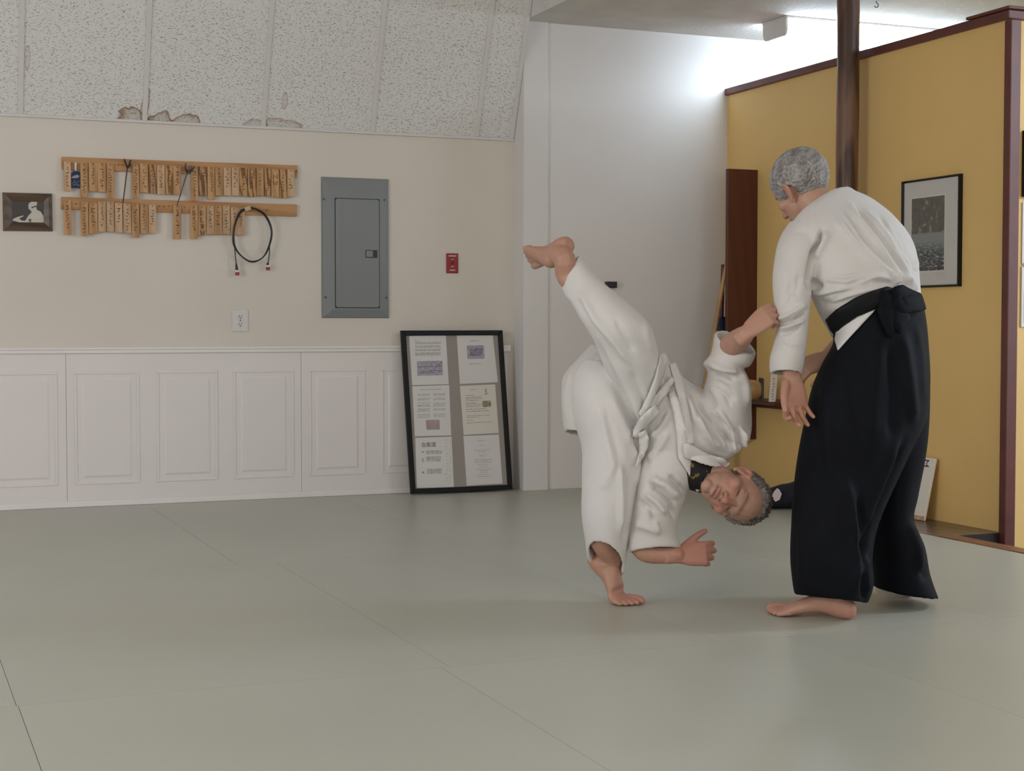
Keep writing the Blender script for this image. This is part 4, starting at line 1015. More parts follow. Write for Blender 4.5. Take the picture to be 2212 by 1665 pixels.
def normals(V, Fq):
    Fa = np.array([q[:4] if len(q) >= 4 else [q[0], q[1], q[2], q[2]] for q in Fq]) if not isinstance(Fq, np.ndarray) else Fq
    n = np.cross(V[Fa[:, 2]] - V[Fa[:, 0]], V[Fa[:, 3]] - V[Fa[:, 1]]); N = np.zeros_like(V)
    for k in range(4): np.add.at(N, Fa[:, k], n)
    return N / np.maximum(np.linalg.norm(N, axis=1, keepdims=True), 1e-12)
def folds(V, Fq, lines, gain=1.5):
    """cloth folds: each (pixel polyline, height in m, width in px) raises or sinks the side of the cloth it runs on"""
    N = normals(V, Fq); P, z = PROJ(V); face = np.clip(((cam_ - V) / np.linalg.norm(cam_ - V, axis=1, keepdims=True) * N).sum(1) * 1.6, 0, 1)
    H = np.zeros(len(V))
    for pts, amp, w in lines:
        pts = np.array(pts, float); best = np.full(len(V), 1e9); tt = np.zeros(len(V)); L = len(pts) - 1
        for i in range(L):
            a, b = pts[i], pts[i + 1]; d = b - a; t = np.clip(((P - a) @ d) / (d @ d), 0, 1); dist = np.linalg.norm(P - a - t[:, None] * d, axis=1)
            m = dist < best; best[m] = dist[m]; tt[m] = (i + t[m]) / L
        H += amp * np.exp(-(best / w) ** 2) * np.clip(np.minimum(tt, 1 - tt) * 5 + 0.15, 0, 1)
    return V + N * (gain * H * face)[:, None]
def crumple(V, Fq, amp, freq, seed=0, axis=None):
    """soft random drape"""
    N = normals(V, Fq); r = np.random.RandomState(seed); H = np.zeros(len(V))
    for k in range(9):
        d = r.normal(size=3); d /= np.linalg.norm(d)
        if axis is not None: a = np.array(axis) / np.linalg.norm(axis); d = d - a * (d @ a) * 0.85; d /= np.linalg.norm(d)
        f = freq * (0.6 + 1.2 * r.rand()); w = r.normal(size=3) * 5
        H += np.sin(V @ d * f + r.rand() * 6 + 1.3 * np.sin(V @ w)) / 9 ** 0.5
    return V + N * (amp * H)[:, None]

def mesh_obj(name, V, Fq, m, parent, colors=None):
    lo, hi = V.min(0), V.max(0); org = Vector(((lo[0] + hi[0]) / 2, (lo[1] + hi[1]) / 2, lo[2]))
    Fq = Fq.tolist() if isinstance(Fq, np.ndarray) else Fq
    return link_mesh(name, V, Fq, m, parent, smooth=180, origin=org, colors=colors)

def bvh_of(*VF):
    vs, fs, b = [], [], 0
    for V, Fq in VF:
        vs += V.tolist(); fs += [[i + b for i in q] for q in (Fq.tolist() if isinstance(Fq, np.ndarray) else Fq)]; b += len(V)
    return BVHTree.FromPolygons(vs, fs)
def patch_on(name, poly, bvh, m, parent, off=0.004, puff=0.0, puff_px=8.0, step=4.0, thick=0.004, d0=None, relax=6):
    """a piece of cloth lying on a garment: outline given in photo pixels, draped on the real surface, with thickness"""
    poly = np.array(poly, float); dense = []
    for i in range(len(poly)):
        a, b = poly[i], poly[(i + 1) % len(poly)]; k = max(1, int(np.linalg.norm(b - a) / step)); dense += [a + (b - a) * j / k for j in range(k)]
    dense = np.array(dense); n = len(dense)
    def edge_dist(p):
        best = 1e9
        for i in range(len(poly)):
            a, b = poly[i], poly[(i + 1) % len(poly)]; d = b - a; t = min(1, max(0, ((p - a) @ d) / (d @ d + 1e-9))); best = min(best, np.linalg.norm(p - a - t * d))
        return best
    def inside(p):
        c = False; j = len(poly) - 1
        for i in range(len(poly)):
            if (poly[i][1] > p[1]) != (poly[j][1] > p[1]) and p[0] < (poly[j][0] - poly[i][0]) * (p[1] - poly[i][1]) / (poly[j][1] - poly[i][1]) + poly[i][0]: c = not c
            j = i
        return c
    pts = [Vector(p) for p in dense]
    for x in np.arange(poly[:, 0].min(), poly[:, 0].max(), step):
        for y in np.arange(poly[:, 1].min(), poly[:, 1].max(), step):
            p = np.array([x, y])
            if inside(p) and edge_dist(p) > step * 0.55: pts.append(Vector(p))
    vo, eo, fo, *_ = delaunay_2d_cdt(pts, [(i, (i + 1) % n) for i in range(n)], [list(range(n))], 1, 1e-4)
    px = np.array([v[:] for v in vo]); dep = np.full(len(px), np.nan)
    for i, p in enumerate(px):
        r = ray(*p); rl = r.length; h = bvh.ray_cast(CAM, r / rl)
        if h[0] is not None: dep[i] = h[3] / rl
    if d0 is not None: dep[np.abs(dep - d0) > 0.35] = np.nan
    good = ~np.isnan(dep)
    for i in np.where(~good)[0]:
        if good.any(): dd = np.linalg.norm(px[good] - px[i], axis=1); dep[i] = np.sort(dep[good][np.argsort(dd)[:4]]).mean()
        else: dep[i] = d0
    nb = [set() for _ in px]
    for f in fo:
        for a in f: nb[a].update(f)
    for _ in range(relax):
        dep = np.array([min(dep[i], 0.5 * dep[i] + 0.5 * np.mean([dep[j] for j in nb[i]])) if nb[i] else dep[i] for i in range(len(px))])
    ed = np.array([edge_dist(p) for p in px]); dep = dep - off - puff * np.sqrt(np.clip(ed / puff_px, 0, 1))
    V = np.array([AT(p[0], p[1], d) for p, d in zip(px, dep)])
    o = mesh_obj(name, V, [list(f) for f in fo], m, parent)
    s = o.modifiers.new('solid', 'SOLIDIFY'); s.thickness = thick; s.offset = -1 if True else 0
    return o

# ---------------- materials for people
def mat_vcol(name, rough, bump, bscale, sss=0.0, stretch=None):
    m, nt, N, L, B = nodes_of(name)
    at_ = N.new('ShaderNodeVertexColor'); at_.layer_name = 'Col'; tc = N.new('ShaderNodeTexCoord')
    nz = N.new('ShaderNodeTexNoise'); nz.inputs['Scale'].default_value = 28; nz.inputs['Detail'].default_value = 4; L.new(tc.outputs['Object'], nz.inputs['Vector'])
    mr = N.new('ShaderNodeMapRange'); mr.inputs['To Min'].default_value = 0.88; mr.inputs['To Max'].default_value = 1.12; L.new(nz.outputs['Fac'], mr.inputs['Value'])
    hsv = N.new('ShaderNodeHueSaturation'); L.new(at_.outputs['Color'], hsv.inputs['Color']); L.new(mr.outputs[0], hsv.inputs['Value']); L.new(hsv.outputs[0], B.inputs['Base Color'])
    B.inputs['Roughness'].default_value = rough
    if sss: B.inputs['Subsurface Weight'].default_value = sss; B.inputs['Subsurface Radius'].default_value = (0.012, 0.005, 0.003); B.inputs['Subsurface Scale'].default_value = 1.0
    b = N.new('ShaderNodeTexNoise'); b.inputs['Scale'].default_value = bscale; b.inputs['Detail'].default_value = 4
    if stretch:
        mp = N.new('ShaderNodeMapping'); mp.inputs['Scale'].default_value = stretch; L.new(tc.outputs['Object'], mp.inputs[0]); L.new(mp.outputs[0], b.inputs['Vector'])
    else: L.new(tc.outputs['Object'], b.inputs['Vector'])
    bp = N.new('ShaderNodeBump'); bp.inputs['Strength'].default_value = bump; bp.inputs['Distance'].default_value = 0.003; L.new(b.outputs['Fac'], bp.inputs['Height']); L.new(bp.outputs['Normal'], B.inputs['Normal'])
    MATS[name] = m
mat_vcol('skin', 0.5, 0.25, 160)
mat_vcol('hair', 0.65, 0.9, 240, stretch=(1, 1, 0.35))
mat('gi_cotton', (0.71, 0.685, 0.665), 0.85, 0.025, 5.0, 0.25, 380, sheen=0.15)
mat('gi_jacket', (0.67, 0.64, 0.615), 0.85, 0.025, 5.0, 0.3, 300, sheen=0.15)
mat('gi_light', (0.73, 0.705, 0.69), 0.85, 0.02, 5.0, 0.2, 380, sheen=0.1)
mat('hakama_black', (0.0040, 0.0050, 0.0080), 0.72, 0.2, 9.0, 0.15, 300, spec=0.13)
mat('belt_black', (0.004, 0.004, 0.0055), 0.6, 0.2, 30, 0.3, 260, spec=0.25)
mat('undershirt', (0.012, 0.010, 0.010), 0.8, contrast=((0.006, 0.006, 0.007), (0.17, 0.115, 0.02)), scale=55, detail=1)
MATS['undershirt'].node_tree.nodes['Color Ramp'].color_ramp.elements[0].position = 0.60
MATS['undershirt'].node_tree.nodes['Color Ramp'].color_ramp.elements[1].position = 0.64

# ---------------- anatomy builders
def cam_dir(r, u, f):
    v = rt_ * r + up_ * u + fw_ * f; return v / np.linalg.norm(v)
def axes(x, z_hint):
    x = x / np.linalg.norm(x); z = z_hint - x * (z_hint @ x); z /= np.linalg.norm(z); return x, z
def hand_parts(o, dirx, thumb, dorsal, curls, spread=(10, 3, -4, -12), thumb_pose=(0.75, 0.55, -0.25), size=1.0, thumb_curl=0.3):
    """palm, four jointed fingers and an opposed thumb; local x = fingers, y = thumb side, z = back of hand"""
    x = dirx / np.linalg.norm(dirx); z = dorsal - x * (dorsal @ x); z /= np.linalg.norm(z); y = np.cross(z, x); y = y if y @ thumb > 0 else -y
    M = np.stack([x, y, z], 1) * size; parts = []
    rows = [(-0.045, .026, .021), (0.0, .027, .018), (0.03, .036, .016), (0.065, .041, .0145), (0.092, .040, .012)]
    th = np.linspace(0, 2 * np.pi, 24, endpoint=False); rr = []
    for xx, hw, ht in catmull(rows, 4):
        rr.append(np.stack([np.full(24, xx), hw * np.sign(np.cos(th)) * np.abs(np.cos(th)) ** 0.8, ht * np.sign(np.sin(th)) * np.abs(np.sin(th)) ** 0.8], 1))
    parts.append(skin_rings(rr))
    ys = (0.030, 0.010, -0.0105, -0.029); xs = (0.088, 0.092, 0.088, 0.080); ln = (0.070, 0.079, 0.073, 0.057); rad = (0.0092, 0.0094, 0.0088, 0.0078)
    for k in range(4):
        s = math.radians(spread[k]); p = np.array([xs[k], ys[k], 0.0]); pts = [p - np.array([0.03, 0, 0]), p]; a = 0
        for seg, c in zip((0.48, 0.30, 0.22), curls[k]):
            a += math.radians(c); l = ln[k] * seg
            d = np.array([math.cos(a) * math.cos(s), math.cos(a) * math.sin(s), -math.sin(a)]); p = p + d * l; pts.append(p)
        r = rad[k]; parts.append(chain(pts, [r * 1.05, r * 1.12, r, r * 0.92, r * 0.78], 12, 3))
    tx, ty, tz = thumb_pose; d = np.array([tx, ty, tz]); d /= np.linalg.norm(d); b = np.array([0.018, 0.022, -0.004]); p1 = b + d * 0.042
    d2 = d + np.array([thumb_curl, -0.3 * thumb_curl, -0.15 * thumb_curl]); d2 /= np.linalg.norm(d2); p2 = p1 + d2 * 0.032; d3 = d2 + np.array([thumb_curl, -0.2, 0]) * 0.5; d3 /= np.linalg.norm(d3)
    parts.append(chain([b, p1, p2, p2 + d3 * 0.024], [0.015, 0.0125, 0.0108, 0.0090], 12, 3))
    return [xf(p, M, o) for p in parts]

def foot_parts(o, fwd, lateral, up, size=1.0, pitch=0.0, bx=0.200):
    """heel at o; fwd toes, lateral = little-toe side. pitch lifts the heel about the ball of the foot"""
    M = np.stack([fwd, lateral, up], 1) * size; parts = []
    rows = [(-0.004, .016, .014, .040), (0.006, .026, .003, .056), (0.03, .033, .001, .076), (0.06, .033, .006, .094), (0.09, .034, .014, .086), (0.125, .038, .012, .066), (0.16, .043, .005, .050), (0.19, .046, .001, .036), (0.212, .045, .001, .026)]
    th = np.linspace(0, 2 * np.pi, 24, endpoint=False); rr = []
    for xx, hw, z0, z1 in catmull(rows, 3):
        c = np.cos(th); s = np.sin(th); zc, zh = (z0 + z1) / 2, (z1 - z0) / 2
        yy = hw * np.sign(c) * np.abs(c) ** 0.85 * (1 - 0.18 * np.clip(s, 0, 1)); zz = zc + zh * np.sign(s) * np.abs(s) ** 0.9
        zz = zz + np.where((s < 0) & (c < 0), 0.010 * np.exp(-((xx - 0.10) / 0.035) ** 2) * np.abs(c), 0)
        rr.append(np.stack([np.full(24, xx), yy, zz], 1))
    parts.append(skin_rings(rr))
    for k, (y, xe, r) in enumerate(((-0.028, 0.262, 0.0135), (-0.006, 0.258, 0.0098), (0.011, 0.248, 0.0092), (0.026, 0.236, 0.0088), (0.039, 0.222, 0.0085))):
        parts.append(chain([(0.185, y * 0.9, r + 0.004), (xe - 0.03, y, r + 0.004), (xe - 0.012, y * 1.02, r + 0.001), (xe - 0.004, y * 1.02, r * 0.85)], [r * 1.1, r, r * 1.02, r * 0.85], 12, 3))
    def bend(v):
        v = np.array(v, float)
        if not pitch: return v
        w = np.clip((bx + 0.022 - v[:, 0]) / 0.05, 0, 1); a = -math.radians(pitch) * w
        bz = 0.004; dx, dz = v[:, 0] - bx, v[:, 2] - bz
        v[:, 0] = bx + dx * np.cos(a) - dz * np.sin(a) ; v[:, 2] = bz + dx * np.sin(a) + dz * np.cos(a); return v
    out = [xf((bend(v), f), M, o) for v, f in parts]
    def loc(p): return (bend(np.array([p], float)) @ M.T + o)[0]
    return out, loc

def head_parts():
    p = [ellipsoid((0, -0.014, 0.040), (0.076, 0.096, 0.084)), ellipsoid((0, 0.028, -0.022), (0.063, 0.066, 0.082)), ellipsoid((0, 0.040, -0.068), (0.050, 0.045, 0.040)), ellipsoid((0, 0.074, -0.096), (0.023, 0.020, 0.019)),
         ellipsoid((0.044, 0.054, -0.018), (0.026, 0.026, 0.022)), ellipsoid((-0.044, 0.054, -0.018), (0.026, 0.026, 0.022)), ellipsoid((0, 0.074, 0.026), (0.052, 0.020, 0.014)),
         chain([(0, 0.086, 0.018), (0, 0.100, -0.006), (0, 0.113, -0.028)], [0.008, 0.0095, 0.0135], 12), ellipsoid((0.013, 0.099, -0.034), (0.010, 0.012, 0.009)), ellipsoid((-0.013, 0.099, -0.034), (0.010, 0.012, 0.009)),
         ellipsoid((0, 0.087, -0.058), (0.024, 0.012, 0.0065)), ellipsoid((0, 0.086, -0.071), (0.021, 0.011, 0.0075)),
         chain([(0, -0.012, -0.045), (0, -0.030, -0.10), (0, -0.045, -0.155)], [0.060, 0.057, 0.062], 18)]
    for s in (-1, 1):
        p.append(chain([(0.074 * s, 0.004, 0.018), (0.083 * s, -0.012, 0.022), (0.087 * s, -0.022, 0.004), (0.082 * s, -0.014, -0.018), (0.073 * s, -0.001, -0.034)], [0.007, 0.0065, 0.0065, 0.0065, 0.0075], 10, 3))
        p.append(ellipsoid((0.074 * s, -0.008, -0.004), (0.007, 0.014, 0.026)))
    return p
def shape_face(V, M, o):
    """press in eye sockets and mouth corners, in head coordinates; returns vertices and local coordinates"""
    L = (V - o) @ M; near = np.linalg.norm(L, axis=1) < 0.16; L2 = L.copy()
    for s in (-1, 1):
        e = np.exp(-(((L[:, 0] - 0.032 * s) / 0.016) ** 2 + ((L[:, 2] - 0.004) / 0.010) ** 2)) * (L[:, 1] > 0.03); L2[:, 1] -= 0.012 * e
        e = np.exp(-(((L[:, 0] - 0.032 * s) / 0.011) ** 2 + ((L[:, 2] - 0.001) / 0.006) ** 2)) * (L[:, 1] > 0.03); L2[:, 1] += 0.006 * e
        e = np.exp(-(((L[:, 0] - 0.027 * s) / 0.006) ** 2 + ((L[:, 2] + 0.045) / 0.014) ** 2)) * (L[:, 1] > 0.03); L2[:, 1] -= 0.003 * e
    e = np.exp(-((L[:, 0] / 0.022) ** 2 + ((L[:, 2] + 0.0645) / 0.0028) ** 2)) * (L[:, 1] > 0.04); L2[:, 1] -= 0.005 * e
    V = V.copy(); V[near] = L2[near] @ M.T + o; return V, L
SKIN = np.array([0.47, 0.262, 0.185])
def skin_colors(V, L, red=(), face=True, tint=None):
    C = np.tile(SKIN if tint is None else np.array(tint), (len(V), 1)).astype(float)
    for c, r, k in red:      # ruddy hands and feet
        w = np.exp(-(np.linalg.norm(V - c, axis=1) / r) ** 2)[:, None] * k; C = C * (1 - w) + np.array([0.47, 0.19, 0.135]) * w
    near = np.linalg.norm(L, axis=1) < 0.15
    def mixc(w, c): nonlocal C; w = (w * near)[:, None]; C = C * (1 - w) + np.array(c) * w
    fr = L[:, 1] > 0.03
    mixc(np.exp(-(((np.abs(L[:, 0]) - 0.040) / 0.022) ** 2 + ((L[:, 2] + 0.025) / 0.024) ** 2)) * fr * 0.6, (0.46, 0.17, 0.135))
    mixc(np.exp(-((L[:, 0] / 0.014) ** 2 + ((L[:, 2] + 0.026) / 0.020) ** 2)) * fr * 0.6, (0.48, 0.17, 0.13))
    mixc(np.exp(-((L[:, 0] / 0.048) ** 2 + ((L[:, 2] + 0.085) / 0.022) ** 2)) * fr * 0.35, (0.34, 0.24, 0.20))
    mixc(np.exp(-((L[:, 0] / 0.022) ** 2 + ((L[:, 2] + 0.0645) / 0.0065) ** 2)) * fr * 0.9, (0.26, 0.075, 0.065))
    for s in (-1, 1):
        mixc(np.exp(-(((L[:, 0] - 0.034 * s) / 0.017) ** 2 + ((L[:, 2] - 0.024 + 0.10 * np.abs(np.abs(L[:, 0]) - 0.03)) / 0.0048) ** 2)) * fr * 0.7, (0.12, 0.085, 0.07))
        mixc(np.exp(-(((L[:, 0] - 0.032 * s) / 0.0125) ** 2 + ((L[:, 2] - 0.0025) / 0.0036) ** 2)) * fr * 0.95, (0.045, 0.028, 0.025))
        mixc(np.exp(-((L[:, 0] - 0.012 * s) / 0.0045) ** 2 - ((L[:, 2] + 0.0405) / 0.0035) ** 2) * (L[:, 1] > 0.085) * 0.9, (0.10, 0.03, 0.025))
        mixc(np.exp(-(((L[:, 0] - 0.082 * s) / 0.014) ** 2 + (L[:, 1] + 0.012) ** 2 / 0.022 ** 2 + ((L[:, 2] + 0.004) / 0.03) ** 2)) * 0.7, (0.50, 0.18, 0.14))
    return C
def hair_mesh(M, o, mask, grow, colA, colB, seed, tuft=0.006):
    """short hair: a dense shell over the skull that sinks under the scalp outside the hairline"""
    bm = bmesh.new(); bmesh.ops.create_icosphere(bm, subdivisions=6, radius=1.0)
    D = np.array([v.co[:] for v in bm.verts]); Fq = [[v.index for v in f.verts] for f in bm.faces]; bm.free()
    D /= np.linalg.norm(D, axis=1, keepdims=True)
    base = D * np.array([0.076, 0.096, 0.084]) + np.array([0, -0.014, 0.040])
    # back of the neck: let the lower back hang lower
    r = np.random.RandomState(seed); n1 = np.zeros(len(D)); n2 = np.zeros(len(D))
    for k in range(14):
        d = r.normal(size=3); n1 += np.sin(D @ d * 9 + r.rand() * 6) / 14 ** .5
        d = r.normal(size=3) * np.array([1.3, 0.45, 0.45]); n2 += np.sin(D @ d * 66 + r.rand() * 6 + 2 * n1) / 14 ** .5
    w = mask(base, n1); h = np.where(w > 0, grow * np.clip(w, 0, 1) + tuft * (0.5 * n1 + 0.7 * n2) * np.clip(w, 0, 1), -0.022)
    V = base + D * h[:, None]; t = np.clip(0.5 + 0.35 * n2 + 0.25 * n1, 0, 1)[:, None]
    return V @ M.T + o, Fq, np.array(colA) * (1 - t) + np.array(colB) * t

# ================================================================== the thrower (grey hair, white jacket, black hakama)
A = AT
nroot = empty('person', on_z(1860, 1310, 0)[:], 'grey-haired person in white jacket and black wide trousers, bending with back turned', 'person')
hM_f = cam_dir(-0.46, -0.46, 0.76); u0 = cam_dir(-0.36, 0.90, 0.20); hu = u0 - hM_f * (u0 @ hM_f); hu /= np.linalg.norm(hu); hr = np.cross(hM_f, hu)
nM = np.stack([hr, hM_f, hu], 1); nO = A(1733, 410, 5.08)
heel = A(1846, 1330, 4.835); heel[2] = 0.001
ft_f = np.array(rt_ * -0.93 + np.array([fw_[0], fw_[1], 0]) * 0.37); ft_f[2] = 0; ft_f /= np.linalg.norm(ft_f)
lat = np.array([fw_[0], fw_[1], 0]) * -1.0; lat -= ft_f * (lat @ ft_f); lat /= np.linalg.norm(lat)
fp, floc = foot_parts(heel, ft_f, lat, np.array([0, 0, 1.0]), 1.07)
ank = floc((0.045, 0, 0.075)); pel = A(1893, 720, 4.97)
body = [xf(p, nM, nO) for p in head_parts()] + fp
body += [chain([ank, floc((0.045, 0, 0.16)), A(1800, 1120, 4.87), A(1830, 990, 4.88), pel], [0.037, 0.040, 0.050, 0.060, 0.085])]
f2 = A(1965, 1290, 5.22); f2[2] = 0.001
ff2 = np.array([fw_[0], fw_[1], 0]); ff2 /= np.linalg.norm(ff2); lat2 = np.array([-rt_[0], -rt_[1], 0])
fp2, floc2 = foot_parts(f2, ff2, lat2, np.array([0, 0, 1.0]), 1.0)
body += fp2 + [chain([floc2((0.045, 0, 0.075)), floc2((0.045, 0, 0.16)), A(1930, 1130, 5.14), A(1930, 960, 5.05), pel], [0.037, 0.040, 0.048, 0.058, 0.08])]
neck = nO + nM @ np.array([0, -0.045, -0.155])
body += [chain([pel, A(1870, 610, 4.98), A(1835, 520, 5.02), A(1805, 455, 5.06), neck], [0.105, 0.10, 0.10, 0.075, 0.06])]
w1 = A(1709, 800, 4.852)
body += [chain([A(1830, 480, 5.04), A(1745, 510, 4.95), A(1718, 580, 4.90), A(1712, 670, 4.87), A(1709, 760, 4.855), w1], [0.06, 0.055, 0.048, 0.040, 0.032, 0.027])]
hd = hand_parts(A(1710, 812, 4.85), cam_dir(0.10, -0.97, -0.05), -rt_, cam_dir(-0.25, 0.1, 1.0), [(20, 48, 30), (20, 30, 20), (12, 22, 14), (8, 20, 14)], spread=(16, 3, -9, -20), thumb_pose=(0.80, 0.42, -0.45), size=1.06)
body += hd
wr = A(1790, 768, 5.12)
body += [chain([A(1850, 480, 5.08), A(1920, 510, 5.18), A(1915, 600, 5.26), A(1870, 690, 5.28), A(1810, 750, 5.16), wr], [0.06, 0.055, 0.048, 0.04, 0.032, 0.026])]
body += hand_parts(A(1786, 771, 5.11), cam_dir(-0.92, -0.42, -0.1), up_ * -1.0, cam_dir(-0.2, 0.6, -0.8), [(30, 40, 25), (30, 40, 25), (34, 42, 25), (36, 45, 25)], size=0.92, thumb_pose=(0.75, 0.62, -0.2))
V, Fq = union(body, 0.0038, 3)
V, L = shape_face(V, nM, nO)
Cn = skin_colors(V, L, [(A(1712, 880, 4.85), 0.09, 0.75), (heel, 0.09, 0.5), (floc((0.23, 0, 0.01)), 0.07, 0.5)], tint=(0.50, 0.285, 0.20))
mesh_obj('body', V, Fq, 'skin', nroot, Cn)
def mask_n(p, n):
    x, y, z = p.T
    front = (y - 0.055) / 0.02 - 1.6 * np.clip((z - 0.045) / 0.03, 0, 2)
    low = (-0.030 - z + 0.12 * np.clip(-y - 0.02, -0.05, 0.03) * 0 + np.where(y < -0.03, -0.010, 0.018 + 0.35 * np.clip(y, 0, 0.1))) / 0.030
    ear = 1.0 - np.sqrt(((y + 0.008) / 0.026) ** 2 + ((z + 0.008) / 0.030) ** 2) / 1.0
    ear = np.where(np.abs(x) > 0.05, ear * 4, -1)
    return 1 - np.clip(np.maximum(np.maximum(front, low), ear) + 0.25 * n, 0, 1.2) * 1.0 - 0.02
V, Fh, Ch = hair_mesh(nM, nO, mask_n, 0.011, (0.17, 0.155, 0.145), (0.40, 0.38, 0.365), 3, 0.0035)
mesh_obj('hair', V, Fh, 'hair', nroot, Ch)

# jacket
jk = [loft([(1800, 722, 1984, 668, 4.97, .150, .05, .22), (1788, 700, 1984, 640, 4.97, .158, .06, .22), (1768, 668, 1981, 606, 4.97, .165, .07, .22), (1752, 632, 1980, 572, 4.975, .165, .08, .25), (1748, 590, 1970, 538, 4.985, .160, .09, .28), (1728, 548, 1950, 500, 5.0, .150, .10, .30), (1702, 515, 1922, 468, 5.02, .135, .11, .32), (1716, 476, 1884, 441, 5.04, .110, .09, .32), (1752, 442, 1850, 425, 5.06, .085, .05, .30), (1770, 428, 1840, 414, 5.07, .066, .02, .30)], sub=5, n=36),
      loft([(1708, 478, 1800, 500, 4.95, .085), (1686, 510, 1786, 520, 4.93, .090), (1674, 560, 1768, 566, 4.90, .086), (1670, 610, 1754, 616, 4.875, .078), (1673, 660, 1751, 660, 4.86, .072), (1679, 698, 1747, 702, 4.86, .064), (1673, 735, 1743, 738, 4.857, .065), (1664, 770, 1739, 772, 4.855, .064), (1664, 804, 1731, 810, 4.855, .060, 0, .12)], sub=6, n=30, open_end=8, wall=0.010),
      loft([(1880, 460, 1960, 520, 5.16, .08), (1885, 560, 1965, 570, 5.24, .075), (1850, 640, 1930, 670, 5.27, .07), (1800, 700, 1870, 740, 5.20, .06)], sub=4, n=24)]
V, Fq = union(jk, 0.0042, 12)
V = crumple(V, Fq, 0.0022, 28, 2)
V = folds(V, Fq, [([(1776, 492), (1768, 520), (1756, 545), (1749, 580), (1746, 620)], -0.016, 4.5), ([(1790, 500), (1775, 530), (1762, 560)], 0.006, 9), 
    ([(1744, 600), (1756, 612), (1776, 624)], -0.010, 9), ([(1748, 640), (1760, 634), (1790, 630), (1840, 620)], 0.007, 8), ([(1760, 650), (1800, 660), (1850, 640)], -0.004, 9),
    ([(1780, 602), (1830, 608), (1900, 598), (1925, 606)], 0.006, 6), ([(1830, 612), (1870, 602), (1920, 612)], -0.005, 5),
    ([(1832, 440), (1850, 470), (1890, 520), (1930, 580), (1945, 600)], 0.008, 8), ([(1845, 440), (1880, 490), (1920, 540), (1955, 600)], -0.006, 6), ([(1870, 455), (1910, 500), (1945, 560), (1965, 600)], 0.007, 7), ([(1895, 460), (1935, 510), (1962, 565)], -0.006, 6), ([(1800, 470), (1840, 520), (1880, 560), (1920, 595)], 0.006, 9),
    ([(1930, 590), (1934, 605), (1938, 615)], 0.012, 5), ([(1942, 600), (1955, 612), (1962, 622)], -0.010, 7), ([(1960, 598), (1972, 615), (1978, 630)], 0.010, 6), ([(1978, 560), (1980, 572), (1974, 585)], 0.008, 6),
    ([(1680, 690), (1700, 682), (1725, 665), (1740, 655)], 0.008, 5), ([(1682, 702), (1705, 695), (1730, 680), (1745, 668)], -0.008, 4), ([(1684, 712), (1710, 704), (1738, 690)], 0.008, 4), ([(1686, 722), (1710, 714), (1730, 705)], -0.008, 4), ([(1690, 660), (1702, 630), (1712, 605)], -0.004, 8), ([(1715, 640), (1722, 620), (1728, 590)], -0.004, 8),
    ([(1740, 440), (1738, 480), (1735, 510)], -0.003, 10), ([(1850, 445), (1900, 505), (1948, 575)], .0045, 3.5), ([(1880, 455), (1925, 515), (1960, 580)], -.004, 3.5), ([(1910, 470), (1945, 525), (1968, 590)], .004, 3.5), ([(1815, 455), (1860, 525), (1905, 575), (1935, 598)], .0035, 4), ([(1855, 612), (1890, 600), (1925, 606)], .004, 3), ([(1800, 652), (1850, 634), (1900, 622)], .0035, 4), ([(1765, 645), (1800, 634), (1840, 628)], -.003, 3.5), ([(1790, 600), (1830, 596), (1870, 590)], -.003, 3), ([(1700, 560), (1706, 610), (1702, 650)], -.002, 5), ([(1690, 735), (1710, 745), (1735, 742)], .002, 4), ([(1705, 690), (1722, 676), (1742, 662)], .004, 3)], 2.1)
jV, jF = V, Fq
jo = mesh_obj('jacket', V, Fq, 'gi_jacket', nroot)

# hakama (wide pleated trousers)
hk_ = [loft([(1800, 712, 1988, 652, 4.97, .158, .05, .22), (1802, 738, 1996, 694, 4.97, .168, .05, .15), (1778, 782, 2002, 752, 4.97, .18, .04, .08), (1754, 842, 2006, 826, 4.965, .19, .03, 0), (1741, 900, 1998, 900, 4.96, .19, .03, 0), (1728, 972, 1968, 965, 4.94, .18, .02), (1717, 1060, 1925, 1055, 4.91, .17), (1711, 1140, 1893, 1140, 4.88, .16), (1710, 1200, 1882, 1205, 4.87, .155), (1714, 1250, 1884, 1260, 4.87, .15), (1719, 1283, 1872, 1302, 4.87, .14, 0, .10)], sub=6, n=40, open_end=8, wall=0.016),
       loft([(1840, 800, 2005, 790, 5.02, .13), (1850, 860, 2006, 850, 5.04, .14), (1858, 930, 2002, 922, 5.07, .15), (1864, 1000, 1993, 1000, 5.09, .15), (1868, 1070, 1980, 1072, 5.10, .15), (1870, 1125, 1970, 1120, 5.10, .15), (1872, 1180, 1994, 1178, 5.10, .15), (1878, 1228, 2006, 1236, 5.10, .15), (1888, 1268, 2026, 1291, 5.10, .14, 0, 0)], sub=6, n=36, open_end=7, wall=0.016)]
V, Fq = union(hk_, 0.006, 6)
V = crumple(V, Fq, 0.0020, 22, 5, axis=(0, 0, 1))
